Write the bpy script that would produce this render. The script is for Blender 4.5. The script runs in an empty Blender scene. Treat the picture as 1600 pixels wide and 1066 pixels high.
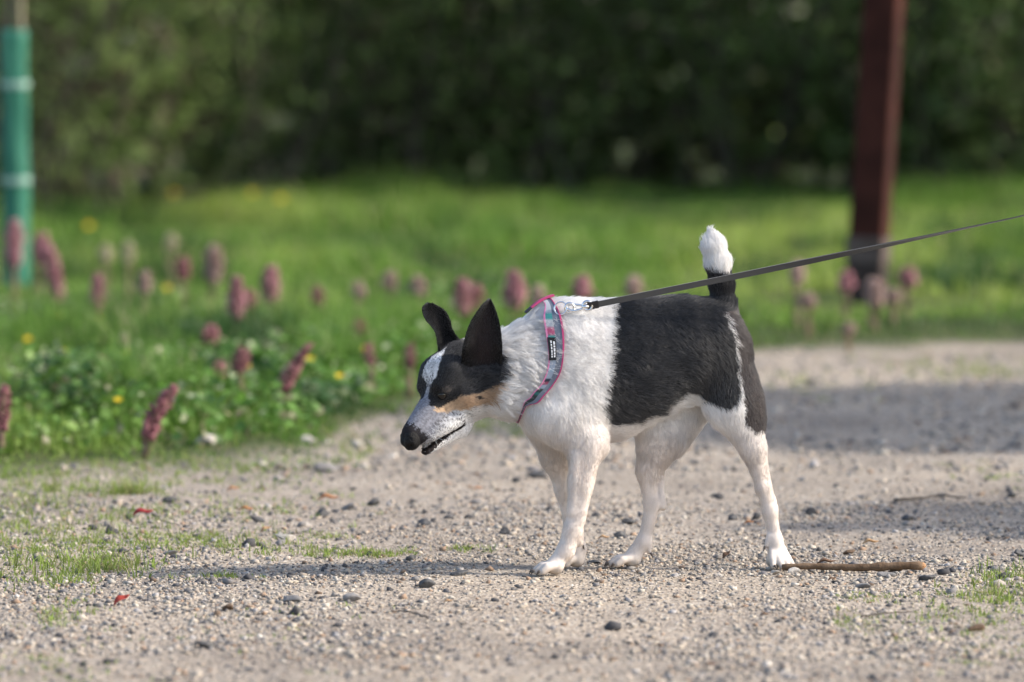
import bpy, bmesh, math, random
import numpy as np
from mathutils import Vector, Matrix, kdtree

R = math.radians
scene = bpy.context.scene
COL = scene.collection
rng = np.random.default_rng(7)
random.seed(7)

# ------------------------------------------------------------------ camera
CAM_Y, CAM_Z, FPX, PITCH = -9.3, 0.9, 8889.0, math.atan(503 / 8889.0)
cam_d = bpy.data.cameras.new('camera')
cam = bpy.data.objects.new('camera', cam_d)
COL.objects.link(cam)
cam.location = (0, CAM_Y, CAM_Z)
cam.rotation_euler = (math.pi / 2 - PITCH, 0, 0)
cam_d.lens, cam_d.sensor_width = 200, 36
cam_d.clip_start, cam_d.clip_end = 0.1, 600
cam_d.dof.use_dof = True
cam_d.dof.focus_distance = 9.26
cam_d.dof.aperture_fstop = 3.9
scene.camera = cam

# ------------------------------------------------------------------ world, sun, exposure
SUN_EL = R(37)
SUN_AZ = math.atan2(1.0, -0.10)          # from +Y towards +X : the sun stands to the right
world = bpy.data.worlds.new('World')
scene.world = world
world.use_nodes = True
wn = world.node_tree.nodes
sky = wn.new('ShaderNodeTexSky')
sky.sky_type = 'NISHITA'
sky.sun_disc = False
sky.sun_elevation = SUN_EL
sky.sun_rotation = SUN_AZ
sky.dust_density = 2.2
sky.ozone_density = 0.7
world.node_tree.links.new(sky.outputs[0], wn['Background'].inputs[0])
wn['Background'].inputs[1].default_value = 0.15
sun_d = bpy.data.lights.new('sun', 'SUN')
sun_d.energy, sun_d.angle, sun_d.color = 2.8, R(2.5), (1.0, 0.915, 0.80)
sun = bpy.data.objects.new('sun', sun_d)
COL.objects.link(sun)
SUN_DIR = Vector((math.sin(SUN_AZ) * math.cos(SUN_EL), math.cos(SUN_AZ) * math.cos(SUN_EL), math.sin(SUN_EL)))
sun.rotation_euler = SUN_DIR.to_track_quat('Z', 'Y').to_euler()
vs = scene.view_settings
vs.view_transform, vs.look, vs.exposure, vs.gamma = 'Standard', 'None', 1.06, 1.0
scene.cycles.use_denoising = True
scene.cycles.max_bounces = 10

# ------------------------------------------------------------------ helpers
S = -CAM_Y / FPX                       # metres for one photograph pixel at the dog
FW = np.array([0, math.cos(PITCH), -math.sin(PITCH)])
UP = np.array([0, math.sin(PITCH), math.cos(PITCH)])
def ray(px, py):
    return FW + np.array([(px - 800) / FPX, 0, 0]) + UP * ((533 - py) / FPX)
def P(px, py, Y):                      # point seen at (px, py) standing at depth Y
    d = ray(px, py)
    return np.array([0, CAM_Y, CAM_Z]) + d * ((Y - CAM_Y) / d[1])
def G(px, py, z=0.0):                  # point of the plane z seen at (px, py)
    d = ray(px, py)
    return np.array([0, CAM_Y, CAM_Z]) + d * ((z - CAM_Z) / d[2])
def to_px(p):
    q = np.asarray(p, float) - np.array([0, CAM_Y, CAM_Z])
    dep = q @ FW
    return 800 + FPX * q[..., 0] / dep, 533 - FPX * (q @ UP) / dep

TAB = np.random.default_rng(3).random((16, 64, 64)).astype(np.float32)
def vnoise(x, y, seed=0):
    x, y = np.asarray(x, float), np.asarray(y, float)
    xi, yi = np.floor(x).astype(int), np.floor(y).astype(int)
    fx, fy = x - xi, y - yi
    fx, fy = fx * fx * (3 - 2 * fx), fy * fy * (3 - 2 * fy)
    T = TAB[seed % 16]
    a, b = T[xi & 63, yi & 63], T[(xi + 1) & 63, yi & 63]
    c, d = T[xi & 63, (yi + 1) & 63], T[(xi + 1) & 63, (yi + 1) & 63]
    return (a * (1 - fx) + b * fx) * (1 - fy) + (c * (1 - fx) + d * fx) * fy
def fbm(x, y, oct=4, seed=0):
    v, a, t = 0, 0.5, 0
    for i in range(oct):
        v = v + a * vnoise(x * 2 ** i + 7.3 * i, y * 2 ** i + 3.1 * i, seed + i); t += a; a *= 0.5
    return v / t
def sstep(a, b, x):
    t = np.clip((np.asarray(x, float) - a) / (b - a), 0, 1)
    return t * t * (3 - 2 * t)

def mesh_obj(name, V, F, mat=None, parent=None, smooth=False, col=None, attr='tint', mats=None, fm=None):
    """V (n,3), F (m,k) array or list of lists; col (n,3) -> colour attribute"""
    me = bpy.data.meshes.new(name)
    V = np.asarray(V, np.float32)
    if isinstance(F, np.ndarray):
        m, k = F.shape
        me.vertices.add(len(V)); me.vertices.foreach_set('co', V.ravel())
        me.loops.add(m * k); me.loops.foreach_set('vertex_index', F.astype(np.int32).ravel())
        me.polygons.add(m)
        me.polygons.foreach_set('loop_start', np.arange(0, m * k, k, dtype=np.int32))
        try: me.polygons.foreach_set('loop_total', np.full(m, k, np.int32))
        except Exception: pass
        me.update(calc_edges=True)
    else:
        me.from_pydata(V.tolist(), [], F)
        me.update()
    if smooth:
        me.polygons.foreach_set('use_smooth', np.ones(len(me.polygons), bool))
    if col is not None:
        a = me.attributes.new(attr, 'FLOAT_COLOR', 'POINT')
        a.data.foreach_set('color', np.c_[np.asarray(col, np.float32), np.ones(len(V), np.float32)].ravel())
    for m_ in (mats or [mat]):
        if m_: me.materials.append(m_)
    if fm is not None:
        me.polygons.foreach_set('material_index', np.asarray(fm, np.int32))
    o = bpy.data.objects.new(name, me)
    COL.objects.link(o)
    if parent: o.parent = parent
    return o
def empty(name, loc=(0, 0, 0), rz=0.0):
    o = bpy.data.objects.new(name, None)
    o.empty_display_size = 0.05
    COL.objects.link(o)
    o.location, o.rotation_euler = loc, (0, 0, rz)
    return o
def tag(o, label=None, cat=None, group=None, kind=None):
    for k, v in (('label', label), ('category', cat), ('group', group), ('kind', kind)):
        if v: o[k] = v
    return o

def material(name, color=(.5, .5, .5), rough=.7, spec=.3, metal=0.0, attr=None, noise=None, bump=None, trans=0.0, vary=0.0, sheen=0.0):
    """noise=(scale, colour2, amount[, detail]); bump=(scale, strength, distance)"""
    m = bpy.data.materials.new(name); m.use_nodes = True
    nt = m.node_tree; N, L = nt.nodes, nt.links
    b = N['Principled BSDF']
    b.inputs['Roughness'].default_value = rough
    b.inputs['Specular IOR Level'].default_value = spec
    b.inputs['Metallic'].default_value = metal
    if sheen: b.inputs['Sheen Weight'].default_value = sheen
    src = None
    if attr:
        a = N.new('ShaderNodeAttribute'); a.attribute_name = attr; src = a.outputs['Color']
    tc = N.new('ShaderNodeTexCoord')
    if noise:
        t = N.new('ShaderNodeTexNoise'); t.inputs['Scale'].default_value = noise[0]
        t.inputs['Detail'].default_value = noise[3] if len(noise) > 3 else 5
        L.new(tc.outputs['Object'], t.inputs['Vector'])
        r = N.new('ShaderNodeValToRGB'); r.color_ramp.elements[0].position = .38; r.color_ramp.elements[1].position = .65
        L.new(t.outputs['Fac'], r.inputs['Fac'])
        mx = N.new('ShaderNodeMix'); mx.data_type = 'RGBA'
        ml = N.new('ShaderNodeMath'); ml.operation = 'MULTIPLY'; ml.inputs[1].default_value = noise[2]
        L.new(r.outputs['Color'], ml.inputs[0]); L.new(ml.outputs[0], mx.inputs['Factor'])
        if src: L.new(src, mx.inputs['A'])
        else: mx.inputs['A'].default_value = (*color, 1)
        mx.inputs['B'].default_value = (*noise[1], 1)
        src = mx.outputs['Result']
    if vary:
        oi = N.new('ShaderNodeObjectInfo'); hs = N.new('ShaderNodeHueSaturation')
        mr = N.new('ShaderNodeMapRange'); mr.inputs['To Min'].default_value = 1 - vary; mr.inputs['To Max'].default_value = 1 + vary
        L.new(oi.outputs['Random'], mr.inputs['Value']); L.new(mr.outputs[0], hs.inputs['Value'])
        if src: L.new(src, hs.inputs['Color'])
        else: hs.inputs['Color'].default_value = (*color, 1)
        src = hs.outputs['Color']
    if src: L.new(src, b.inputs['Base Color'])
    else: b.inputs['Base Color'].default_value = (*color, 1)
    if bump:
        t = N.new('ShaderNodeTexNoise'); t.inputs['Scale'].default_value = bump[0]; t.inputs['Detail'].default_value = 6
        L.new(tc.outputs['Object'], t.inputs['Vector'])
        bp = N.new('ShaderNodeBump'); bp.inputs['Strength'].default_value = bump[1]; bp.inputs['Distance'].default_value = bump[2]
        L.new(t.outputs['Fac'], bp.inputs['Height']); L.new(bp.outputs['Normal'], b.inputs['Normal'])
    if trans:
        tr = N.new('ShaderNodeBsdfTranslucent'); ms = N.new('ShaderNodeMixShader'); ms.inputs[0].default_value = trans
        if src: L.new(src, tr.inputs['Color'])
        else: tr.inputs['Color'].default_value = (*color, 1)
        L.new(b.outputs[0], ms.inputs[1]); L.new(tr.outputs[0], ms.inputs[2])
        L.new(ms.outputs[0], N['Material Output'].inputs['Surface'])
    return m

def catmull(pts, n, closed=False):
    pts = np.asarray(pts, float); m = len(pts)
    out = []
    seg = m if closed else m - 1
    for j in range(n):
        t = j / n * seg if closed else j / (n - 1) * seg
        i = min(int(t), seg - 1); f = t - i
        g = (lambda k: pts[k % m]) if closed else (lambda k: pts[min(max(k, 0), m - 1)])
        a, b, c, d = g(i - 1), g(i), g(i + 1), g(i + 2)
        out.append(.5 * (2 * b + (c - a) * f + (2 * a - 5 * b + 4 * c - d) * f * f + (3 * b - a - 3 * c + d) * f ** 3))
    return np.array(out)
def tube(path, radii, k=8, cap=True):
    """tapered tube along a path -> V, F (list)"""
    path = np.asarray(path, float); n = len(path)
    radii = np.broadcast_to(np.asarray(radii, float), (n,))
    T = np.gradient(path, axis=0); T /= np.linalg.norm(T, axis=1)[:, None] + 1e-9
    ref = np.array([0, 0, 1.0]) if abs(T[0][2]) < .9 else np.array([1.0, 0, 0])
    V, F = [], []
    a = np.cross(T[0], ref); a /= np.linalg.norm(a)
    for i in range(n):
        a = a - T[i] * (a @ T[i]); a /= np.linalg.norm(a) + 1e-9
        b = np.cross(T[i], a)
        for j in range(k):
            t = 2 * math.pi * j / k
            V.append(path[i] + radii[i] * (a * math.cos(t) + b * math.sin(t)))
    for i in range(n - 1):
        for j in range(k):
            F.append([i * k + j, i * k + (j + 1) % k, (i + 1) * k + (j + 1) % k, (i + 1) * k + j])
    if cap:
        F.append(list(range(k))[::-1]); F.append([(n - 1) * k + j for j in range(k)])
    return V, F
def join(parts):
    V, F = [], []
    for v, f in parts:
        o = len(V); V += [tuple(x) for x in v]; F += [[i + o for i in q] for q in f]
    return V, F
def icos(sub):
    bm = bmesh.new(); bmesh.ops.create_icosphere(bm, subdivisions=sub, radius=1)
    V = np.array([v.co[:] for v in bm.verts]); F = np.array([[v.index for v in f.verts] for f in bm.faces]); bm.free()
    return V, F
def rotmats(n, g):
    q = g.normal(size=(n, 4)); q /= np.linalg.norm(q, axis=1)[:, None]
    w, x, y, z = q.T
    return np.stack([1 - 2 * (y * y + z * z), 2 * (x * y - z * w), 2 * (x * z + y * w),
                     2 * (x * y + z * w), 1 - 2 * (x * x + z * z), 2 * (y * z - x * w),
                     2 * (x * z - y * w), 2 * (y * z + x * w), 1 - 2 * (x * x + y * y)], 1).reshape(n, 3, 3)
# ================================================================== ground
EDGE = np.array([(-40, 2.0), (-6, .9), (-3, .8), (-2, 1.2), (-1.3, 1.6), (-.95, 1.9), (-.65, 2.2), (-.42, 2.6), (-.33, 3.5), (-.18, 4.3), (.12, 4.9), (.4, 5.5), (.7, 6.0), (1.0, 6.15), (1.4, 6.3), (3, 6.5), (40, 8)])
def edge_y(x): return np.interp(x, EDGE[:, 0], EDGE[:, 1])
def grassy(x, y):                                    # >0 inside the meadow, in metres behind the ragged edge
    return y - edge_y(x) + (fbm(np.asarray(x) * 2.2, np.asarray(y) * 1.4, 4, 1) - .5) * 1.1
def H(x, y):
    x, y = np.asarray(x, float), np.asarray(y, float)
    e = grassy(x, y)
    h = sstep(-.2, 1.2, e) * .03 - sstep(3, 10, e) * .02
    h = h + (fbm(x * .9, y * .7, 3, 4) - .5) * .03 * sstep(0, 2, e)
    h = h + (fbm(x * 3, y * 3, 3, 9) - .5) * .012 * sstep(.15, .8, np.hypot(x - .2, y))
    return h
def Hfine(x, y):
    return H(x, y) + (fbm(np.asarray(x) * 45, np.asarray(y) * 40, 3, 10) - .5) * .006 - .002
def Gt(px, py):                                      # terrain point under a pixel
    z = 0.0
    for _ in range(8):
        g = G(px, py, z); z = float(H(g[0], g[1]))
    return g

def ground_material():
    m = bpy.data.materials.new('gravel_and_soil'); m.use_nodes = True
    N, L = m.node_tree.nodes, m.node_tree.links
    b = N['Principled BSDF']; b.inputs['Roughness'].default_value = .9; b.inputs['Specular IOR Level'].default_value = .15
    tc = N.new('ShaderNodeTexCoord')
    def noise(scale, detail=6, rough=.6):
        t = N.new('ShaderNodeTexNoise'); t.inputs['Scale'].default_value = scale; t.inputs['Detail'].default_value = detail; t.inputs['Roughness'].default_value = rough
        L.new(tc.outputs['Object'], t.inputs['Vector']); return t.outputs['Fac']
    def ramp(src, *st):
        r = N.new('ShaderNodeValToRGB'); e = r.color_ramp.elements
        while len(e) < len(st): e.new(.5)
        for q, (p, c) in zip(e, st): q.position = p; q.color = (*c, 1)
        L.new(src, r.inputs['Fac']); return r.outputs['Color']
    def mix(f, a, c, mode='MIX'):
        x = N.new('ShaderNodeMix'); x.data_type = 'RGBA'; x.blend_type = mode
        if isinstance(f, float): x.inputs['Factor'].default_value = f
        else: L.new(f, x.inputs['Factor'])
        L.new(a, x.inputs['A']); L.new(c, x.inputs['B']); return x.outputs['Result']
    sand = ramp(noise(2.3), (.3, (.255, .212, .168)), (.55, (.36, .306, .242)), (.75, (.42, .364, .296)))
    v = N.new('ShaderNodeTexVoronoi'); v.inputs['Scale'].default_value = 170
    L.new(tc.outputs['Object'], v.inputs['Vector'])
    sep = N.new('ShaderNodeSeparateColor'); L.new(v.outputs['Color'], sep.inputs[0])
    cell = ramp(sep.outputs[0], (0, (.10, .095, .10)), (.16, (.24, .215, .19)), (.5, (.42, .36, .30)), (.85, (.52, .47, .41)), (1, (.62, .58, .53)))
    grav = mix(.62, sand, cell)
    grav = mix(.5, grav, ramp(noise(60, 8, .7), (.3, (.5, .47, .45)), (.6, (1, 1, 1))), 'MULTIPLY')
    grav = mix(1.0, grav, ramp(noise(1.1, 4, .6), (.35, (.72, .70, .68)), (.5, (.95, .93, .9)), (.65, (1.12, 1.08, 1.02))), 'MULTIPLY')
    soil = ramp(noise(14), (.3, (.035, .045, .015)), (.6, (.07, .085, .03)), (.75, (.10, .09, .05)))
    at = N.new('ShaderNodeAttribute'); at.attribute_name = 'tint'
    s2 = N.new('ShaderNodeSeparateColor'); L.new(at.outputs['Color'], s2.inputs[0])
    L.new(mix(s2.outputs[0], grav, soil), b.inputs['Base Color'])
    bp = N.new('ShaderNodeBump'); bp.inputs['Strength'].default_value = .8; bp.inputs['Distance'].default_value = .004
    ad = N.new('ShaderNodeMath'); ad.operation = 'ADD'
    L.new(v.outputs['Distance'], ad.inputs[0]); L.new(noise(90, 5, .7), ad.inputs[1])
    L.new(ad.outputs[0], bp.inputs['Height']); L.new(bp.outputs['Normal'], b.inputs['Normal'])
    return m
M_ground = ground_material()
def sheet(name, xs, ys, hfun, dz=None):
    X, Y = np.meshgrid(xs, ys, indexing='ij')
    Z = hfun(X, Y)
    if dz is not None: Z = Z + dz(X, Y)
    nx, ny = len(xs), len(ys)
    i, j = np.meshgrid(np.arange(nx - 1), np.arange(ny - 1), indexing='ij')
    a = (i * ny + j).ravel()
    F = np.stack([a, a + ny, a + ny + 1, a + 1], 1)
    gz_ = sstep(-.25, .35, grassy(X, Y)).ravel()
    c = np.stack([gz_, gz_, gz_], 1)
    return mesh_obj(name, np.stack([X.ravel(), Y.ravel(), Z.ravel()], 1), F, M_ground, None, True, c)
tag(sheet('gravel_path', np.arange(-1.7, 1.9, .012), np.arange(-3.6, 7.6, .016), Hfine), kind='structure')
far = lambda lo, mid0, mid1, hi, st: np.concatenate([np.linspace(lo, mid0, 14)[:-1], np.arange(mid0, mid1, st), np.linspace(mid1, hi, 14)])
tag(sheet('ground', far(-220, -7, 7, 220, .1), far(-60, -5, 22, 320, .1), H,
          lambda x, y: -.03 * (sstep(-1.75, -1.6, x) * sstep(1.95, 1.8, x) * sstep(-3.7, -3.5, y) * sstep(7.7, 7.5, y))), kind='structure')

# ------------------------------------------------------------------ gravel
def octa():                                          # an angular chip: six corners, eight faces
    v = np.array([(1, 0, 0), (-1, 0, 0), (0, 1, 0), (0, -1, 0), (0, 0, 1), (0, 0, -1)], float)
    f = np.array([(0, 2, 4), (2, 1, 4), (1, 3, 4), (3, 0, 4), (2, 0, 5), (1, 2, 5), (3, 1, 5), (0, 3, 5)])
    return v * 1.15, f
def pebble_mesh(name, pos, size, col, g, base, flat=.62, sink=.25, rough=.16, parent=None):
    bv, bf = base
    n = len(pos); m = len(bv)
    dim = size[:, None] * np.stack([g.uniform(.75, 1.25, n), g.uniform(.75, 1.25, n), g.uniform(.6, 1.0, n)], 1)
    R_ = rotmats(n, g)
    bumps = 1 + g.normal(0, rough, (n, m))
    V = bv[None] * bumps[:, :, None]
    V = np.einsum('nij,nmj->nmi', R_, V * dim[:, None, :])
    V[:, :, 2] *= flat
    V += pos[:, None, :]
    V[:, :, 2] += (size * flat * (1 - 2 * sink))[:, None] * .6
    F = (bf[None] + (np.arange(n) * m)[:, None, None]).reshape(-1, bf.shape[1])
    return mesh_obj(name, V.reshape(-1, 3), F, M_peb, parent, False, np.repeat(col, m, 0))
M_peb = material('pebble_stone', attr='tint', rough=.85, spec=.2, noise=(220, (.12, .11, .10), .35), bump=(400, .4, .001))
PAL = np.array([(.44, .385, .315), (.49, .445, .38), (.37, .315, .255), (.44, .375, .31), (.52, .48, .43), (.27, .25, .23), (.18, .17, .17), (.075, .075, .08), (.32, .22, .15), (.36, .34, .33)])
PW = np.array([.19, .07, .18, .12, .03, .13, .11, .08, .07, .06])
g = np.random.default_rng(21)
def scatter(n, y0, y1, pad=.45, power=1.0):
    out = []
    while sum(map(len, out)) < n:
        y = y0 + (y1 - y0) * g.random(n) ** power
        half = (y + 9.3) * .09 + pad
        x = g.uniform(-1, 1, n) * half
        k = grassy(x, y) < g.normal(.0, .12, n)
        out.append(np.stack([x[k], y[k]], 1))
    return np.concatenate(out)[:n]
xy = np.concatenate([scatter(92000, -1.3, 1.3), scatter(28000, -2.6, -1.1), scatter(26000, 1.1, 6.2, power=1.4)])
kk = g.random(len(xy)) < np.clip((fbm(xy[:, 0] * 5, xy[:, 1] * 3, 3, 2) - .32) * 4, .30, 1); xy = xy[kk]
sz = np.clip(np.exp(g.normal(np.log(.0021), .52, len(xy))), .0010, .0080)
sz *= np.where(xy[:, 1] > 2, 1.7, 1.0)
pos = np.c_[xy, Hfine(xy[:, 0], xy[:, 1])]
col = PAL[g.choice(len(PAL), len(xy), p=PW / PW.sum())] * g.uniform(.8, 1.15, (len(xy), 1))
ico20 = octa()
tag(pebble_mesh('gravel', pos, sz, col, g, ico20, .66, .25, .2), 'fine beige and grey gravel covering the path', 'gravel', kind='stuff')

# single stones that stand out: (px, py, half size in px, tone)
M_st = {'dark': material('dark_stone', (.055, .056, .06), .85, .2, noise=(90, (.16, .155, .15), .6), bump=(160, .7, .003)),
        'grey': material('grey_stone', (.22, .21, .205), .85, .2, noise=(90, (.10, .10, .10), .6), bump=(160, .7, .003)),
        'pale': material('pale_stone', (.50, .46, .41), .85, .2, noise=(110, (.20, .18, .16), .7), bump=(160, .7, .003)),
        'brown': material('brown_stone', (.17, .115, .075), .85, .2, noise=(90, (.07, .05, .04), .6), bump=(160, .7, .003))}
SV3, SF3 = icos(3)
def stone(px, py, r, tone, label, asp=1.0, group=None):
    p = Gt(px, py); sc = (p[1] - CAM_Y) / FPX
    n3 = 0
    a, b, c = random.random() * 60, random.random() * 60, random.random() * 60
    v = SV3.copy()
    gg = np.random.default_rng(int(px * 7 + py))
    for _ in range(13):          # broken facets
        nn = gg.normal(size=3); nn /= np.linalg.norm(nn)
        d = v @ nn; v = v - np.maximum(d - gg.uniform(.45, .8), 0)[:, None] * nn
    v = v * (1 + .10 * (fbm(v[:, 0] * 3 + a, v[:, 1] * 3 + v[:, 2] * 2 + b, 2, 1) - .5))[:, None]
    v = v * np.array([gg.uniform(1.0, 1.5), 1.0, gg.uniform(.8, 1.15)])
    v = v * np.array([asp, .95, .72]) * r * sc
    o = mesh_obj('stone', v, SF3, M_st[tone], None, False)
    o.location = (p[0], p[1], float(H(p[0], p[1])) + r * sc * .24)
    o.rotation_euler = (random.uniform(-.2, .2), random.uniform(-.2, .2), random.uniform(-.5, .5))
    tag(o, label, 'stone', group)
STONES = [
 (666, 916, 12, 'dark', 'dark jagged stone lying in front of the leading front paw'),
 (642, 874, 9, 'dark', 'small round dark brown stone beside the faint grass, below the dog\'s muzzle'),
 (553, 938, 15, 'grey', 'flat grey stone half sunk at the near side of the path, low middle'),
 (503, 807, 11, 'dark', 'dark upright stone in the gravel beyond the sparse grass strip'),
 (583, 789, 12, 'dark', 'dark grey flat stone on the far gravel below the muzzle'),
 (545, 796, 12, 'grey', 'greenish grey stone next to the orange leaf scrap'),
 (664, 819, 10, 'dark', 'bluish dark stone at the edge of the dog\'s shadow, below the nose'),
 (790, 832, 10, 'dark', 'blue-grey stone just ahead of the front leg on the path'),
 (968, 838, 12, 'dark', 'black chunk of stone between front and hind legs'),
 (984, 817, 10, 'dark', 'dark angular stone right in front of the hind paw stepping forward'),
 (1146, 811, 10, 'dark', 'round dark stone behind and ahead of the rear hind foot'),
 (1181, 809, 8, 'dark', 'black stone touching the outline of the rear hind shank'),
 (1268, 803, 11, 'dark', 'dark wedge-shaped stone in the shadow beyond the brown stick'),
 (1325, 864, 8, 'brown', 'brown stone in the shaded gravel just beyond the stick'),
 (1418, 812, 9, 'dark', 'dark upright stone in the shaded gravel, above the stick\'s end'),
 (1544, 843, 6, 'dark', 'tiny black round stone at the shaded edge of the frame'),
 (1582, 776, 10, 'dark', 'dark lump of stone beyond the twig at the picture\'s edge'),
 (1211, 896, 7, 'pale', 'pale pebble against the toes of the rear hind paw', 1.3),
 (1240, 895, 10, 'pale', 'whitish speckled pebble lying on the end of the stick', 1.2),
 (1385, 900, 9, 'grey', 'grey flat stone propping the middle of the stick', 1.5),
 (1348, 918, 10, 'grey', 'grey stone in front of the brown stick', 1.3),
 (1448, 906, 9, 'dark', 'dark flat stone just past the tip of the stick', 1.5),
 (1590, 868, 12, 'dark', 'dark broken stone at the right border beside a grass tuft'),
 (1525, 984, 12, 'brown', 'brown blurred stone among the sparse grass near the camera'),
 (355, 952, 11, 'brown', 'brown stone near the camera, beside the scarlet leaf'),
 (455, 940, 13, 'grey', 'grey pebble near the camera between two darker stones'),
 (403, 815, 10, 'dark', 'dark angular stone next to the small orange leaf', 1.1),
 (264, 784, 10, 'dark', 'dark flat stone at the back of the left gravel', 1.5),
 (510, 735, 13, 'grey', 'large blurred grey stone near the meadow edge below the head', 1.5),
 (322, 692, 20, 'pale', 'pale rounded stone in the grass beside the nearest pink flower', 1.0),
 (485, 690, 10, 'pale', 'small pale stone at the meadow margin under the flowers', 1.3),
 (268, 867, 11, 'grey', 'grey stone resting inside the grass patch', 1.2),
 (445, 842, 11, 'pale', 'pale pointed stone among the thin grass', 1.2),
 (320, 1010, 12, 'dark', 'blurred dark stone in the lower gravel close to the camera', 1.3),
 (1470, 776, 9, 'dark', 'dark stone lying against the thin twig', 1.2),
 (835, 745, 9, 'dark', 'dark blurred stone behind the front legs', 1.6),
 (720, 898, 9, 'dark', 'flat dark chip ahead of the leading front paw', 1.5),
 (930, 880, 8, 'dark', 'dark chip between the front paws and the stepping hind paw', 1.3),
]
for s_ in STONES: stone(*s_)

# coarser chips strewn over the path, too many to single out
xy = scatter(2600, -2.3, 5.6, power=1.1)
kk = g.random(len(xy)) < np.clip((fbm(xy[:, 0] * 2.6 + 3, xy[:, 1] * 1.8, 3, 8) - .36) * 4.5, .08, 1); xy = xy[kk]
sz = np.clip(np.exp(g.normal(np.log(.0052), .42, len(xy))), .003, .014)
CP = np.array([(.055, .055, .06), (.11, .105, .105), (.20, .19, .185), (.14, .095, .065), (.34, .31, .28), (.42, .36, .30)])
cc_ = CP[g.choice(6, len(xy), p=[.30, .22, .16, .10, .12, .10])]
tag(pebble_mesh('stone_chips', np.c_[xy, Hfine(xy[:, 0], xy[:, 1])], sz, cc_, g, icos(1), .70, .28, .26), 'dark and grey stone chips strewn over the gravel', 'gravel', kind='stuff')
# ------------------------------------------------------------------ stick, twig, leaf scraps
M_bark = material('stick_bark', (.10, .062, .036), .8, .2, noise=(38, (.19, .13, .085), .7), bump=(120, .9, .003))
M_cut = material('broken_wood', (.42, .24, .12), .8, noise=(120, (.25, .13, .07), .6))
def stick():
    a, b = Gt(1222, 893), Gt(1441, 893)
    a = a + np.array([0, 0, .004]); b = b + np.array([0, 0, .0])
    n = 26; path = []
    for i in range(n):
        t = i / (n - 1)
        p = a * (1 - t) + b * t
        p[2] = .0065 + .0035 * t + .0012 * math.sin(t * 9) ; p[1] += .004 * math.sin(t * 5 + 1)
        path.append(p)
    rad = [(.0048 + .0022 * (i / n) + .0005 * math.sin(i * 1.9) + (.0012 if i in (17, 18) else 0)) for i in range(n)]
    o = np.array(path[0])
    e = empty('stick', tuple(o)); tag(e, 'brown barked stick lying by the rear hind paw', 'stick')
    v, f = tube(np.array(path) - o, rad, 12); mesh_obj('bark', v, f, M_bark, e, True)
    v, f = tube([path[-1] - o + np.array([-.001, 0, 0]), path[-1] - o + np.array([.002, 0, .0004]), path[-1] - o + np.array([.0055, .001, -.001])], [rad[-1] * .97, rad[-1] * .8, rad[-1] * .3], 9)
    mesh_obj('broken_end', v, f, M_cut, e)
    k = np.array(path[17]) - o
    v, f = tube([k + np.array([0, -.002, -.002]), k + np.array([.004, -.008, .001])], [.003, .0018], 7); mesh_obj('side_stub', v, f, M_bark, e, True)
stick()
M_twig = material('grey_twig_bark', (.07, .06, .052), .85, bump=(120, .6, .002))
def twig(pts, r, label):
    p = []
    for q in catmull(pts, 16):
        x = Gt(q[0], q[1]); x[2] += r * 1.2; p.append(x)
    p = np.array(p); p[:, 2] += .002 * np.abs(np.sin(np.arange(16)))
    v, f = tube(p - p[0], np.linspace(r, r * .4, 16), 7)
    o = mesh_obj('twig', v, f, M_twig, None, True); o.location = p[0]; tag(o, label, 'twig')
twig([(1398, 786), (1440, 783), (1470, 779), (1510, 783)], .0035, 'thin dark twig on the shaded gravel beyond the stick')
twig([(150, 878), (175, 872), (205, 862)], .0022, 'thin dry twig at the edge of the grass patch')
twig([(1345, 967), (1380, 962), (1425, 960)], .0018, 'fine pale stalk lying near the camera, below the stick')
twig([(668, 968), (640, 960), (612, 958)], .0018, 'short fine stalk on the gravel in front of the dark jagged stone')
M_leaf = {'scarlet': material('scarlet_leaf', (.42, .06, .04), .7, trans=.2), 'crimson': material('crimson_leaf', (.30, .03, .03), .6, trans=.2),
          'orange': material('orange_leaf', (.45, .21, .09), .7, trans=.2), 'tan': material('tan_leaf', (.42, .26, .13), .7, trans=.15), 'dry': material('dry_leaf', (.13, .075, .045), .8)}
def leaf(px, py, ln, tone, label, tilt=.25, rz=0.0, group=None):
    p = Gt(px, py); sc = (p[1] - CAM_Y) / FPX; L_ = ln * sc
    V, F = [], []
    n = 9
    for i in range(n):
        t = i / (n - 1); w = .30 * L_ * math.sin(math.pi * min(max(t, .03), .97)) ** .8
        for j, s in enumerate((-1, 0, 1)):
            V.append((L_ * (t - .5), s * w * (1 + .1 * math.sin(i * 2.1)), .0 + abs(s) * w * .45 + .12 * L_ * math.sin(t * 4) ** 2))
    for i in range(n - 1):
        for j in range(2): F.append([i * 3 + j, (i + 1) * 3 + j, (i + 1) * 3 + j + 1, i * 3 + j + 1])
    e = empty('fallen_leaf', (p[0], p[1], float(H(p[0], p[1])) + .005)); e.rotation_euler = (tilt * .6, -tilt, rz)
    b = mesh_obj('blade', V, F, M_leaf[tone], e, True)
    so = b.modifiers.new('thickness', 'SOLIDIFY'); so.thickness = .0006
    v, f = tube([(L_ * .45, 0, .001), (L_ * .6, .05 * L_, .002), (L_ * .72, .12 * L_, 0)], [.0005, .0004, .0003], 5); mesh_obj('stalk', v, f, M_leaf['dry'], e)
    tag(e, label, 'leaf', group)
leaf(190, 944, 30, 'scarlet', 'scarlet leaf tilted up on the gravel near the camera', .55, .15)
leaf(222, 808, 36, 'crimson', 'dark crimson leaf lying in the left grass patch', .2, .1)
leaf(384, 801, 24, 'orange', 'orange leaf beside the dark angular stone', .05, 0)
leaf(512, 784, 32, 'orange', 'longer orange leaf scrap beside the greenish grey stone', .1, .1)
leaf(364, 769, 20, 'orange', 'small orange leaf scrap on the far left gravel', .2, .2)
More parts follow.
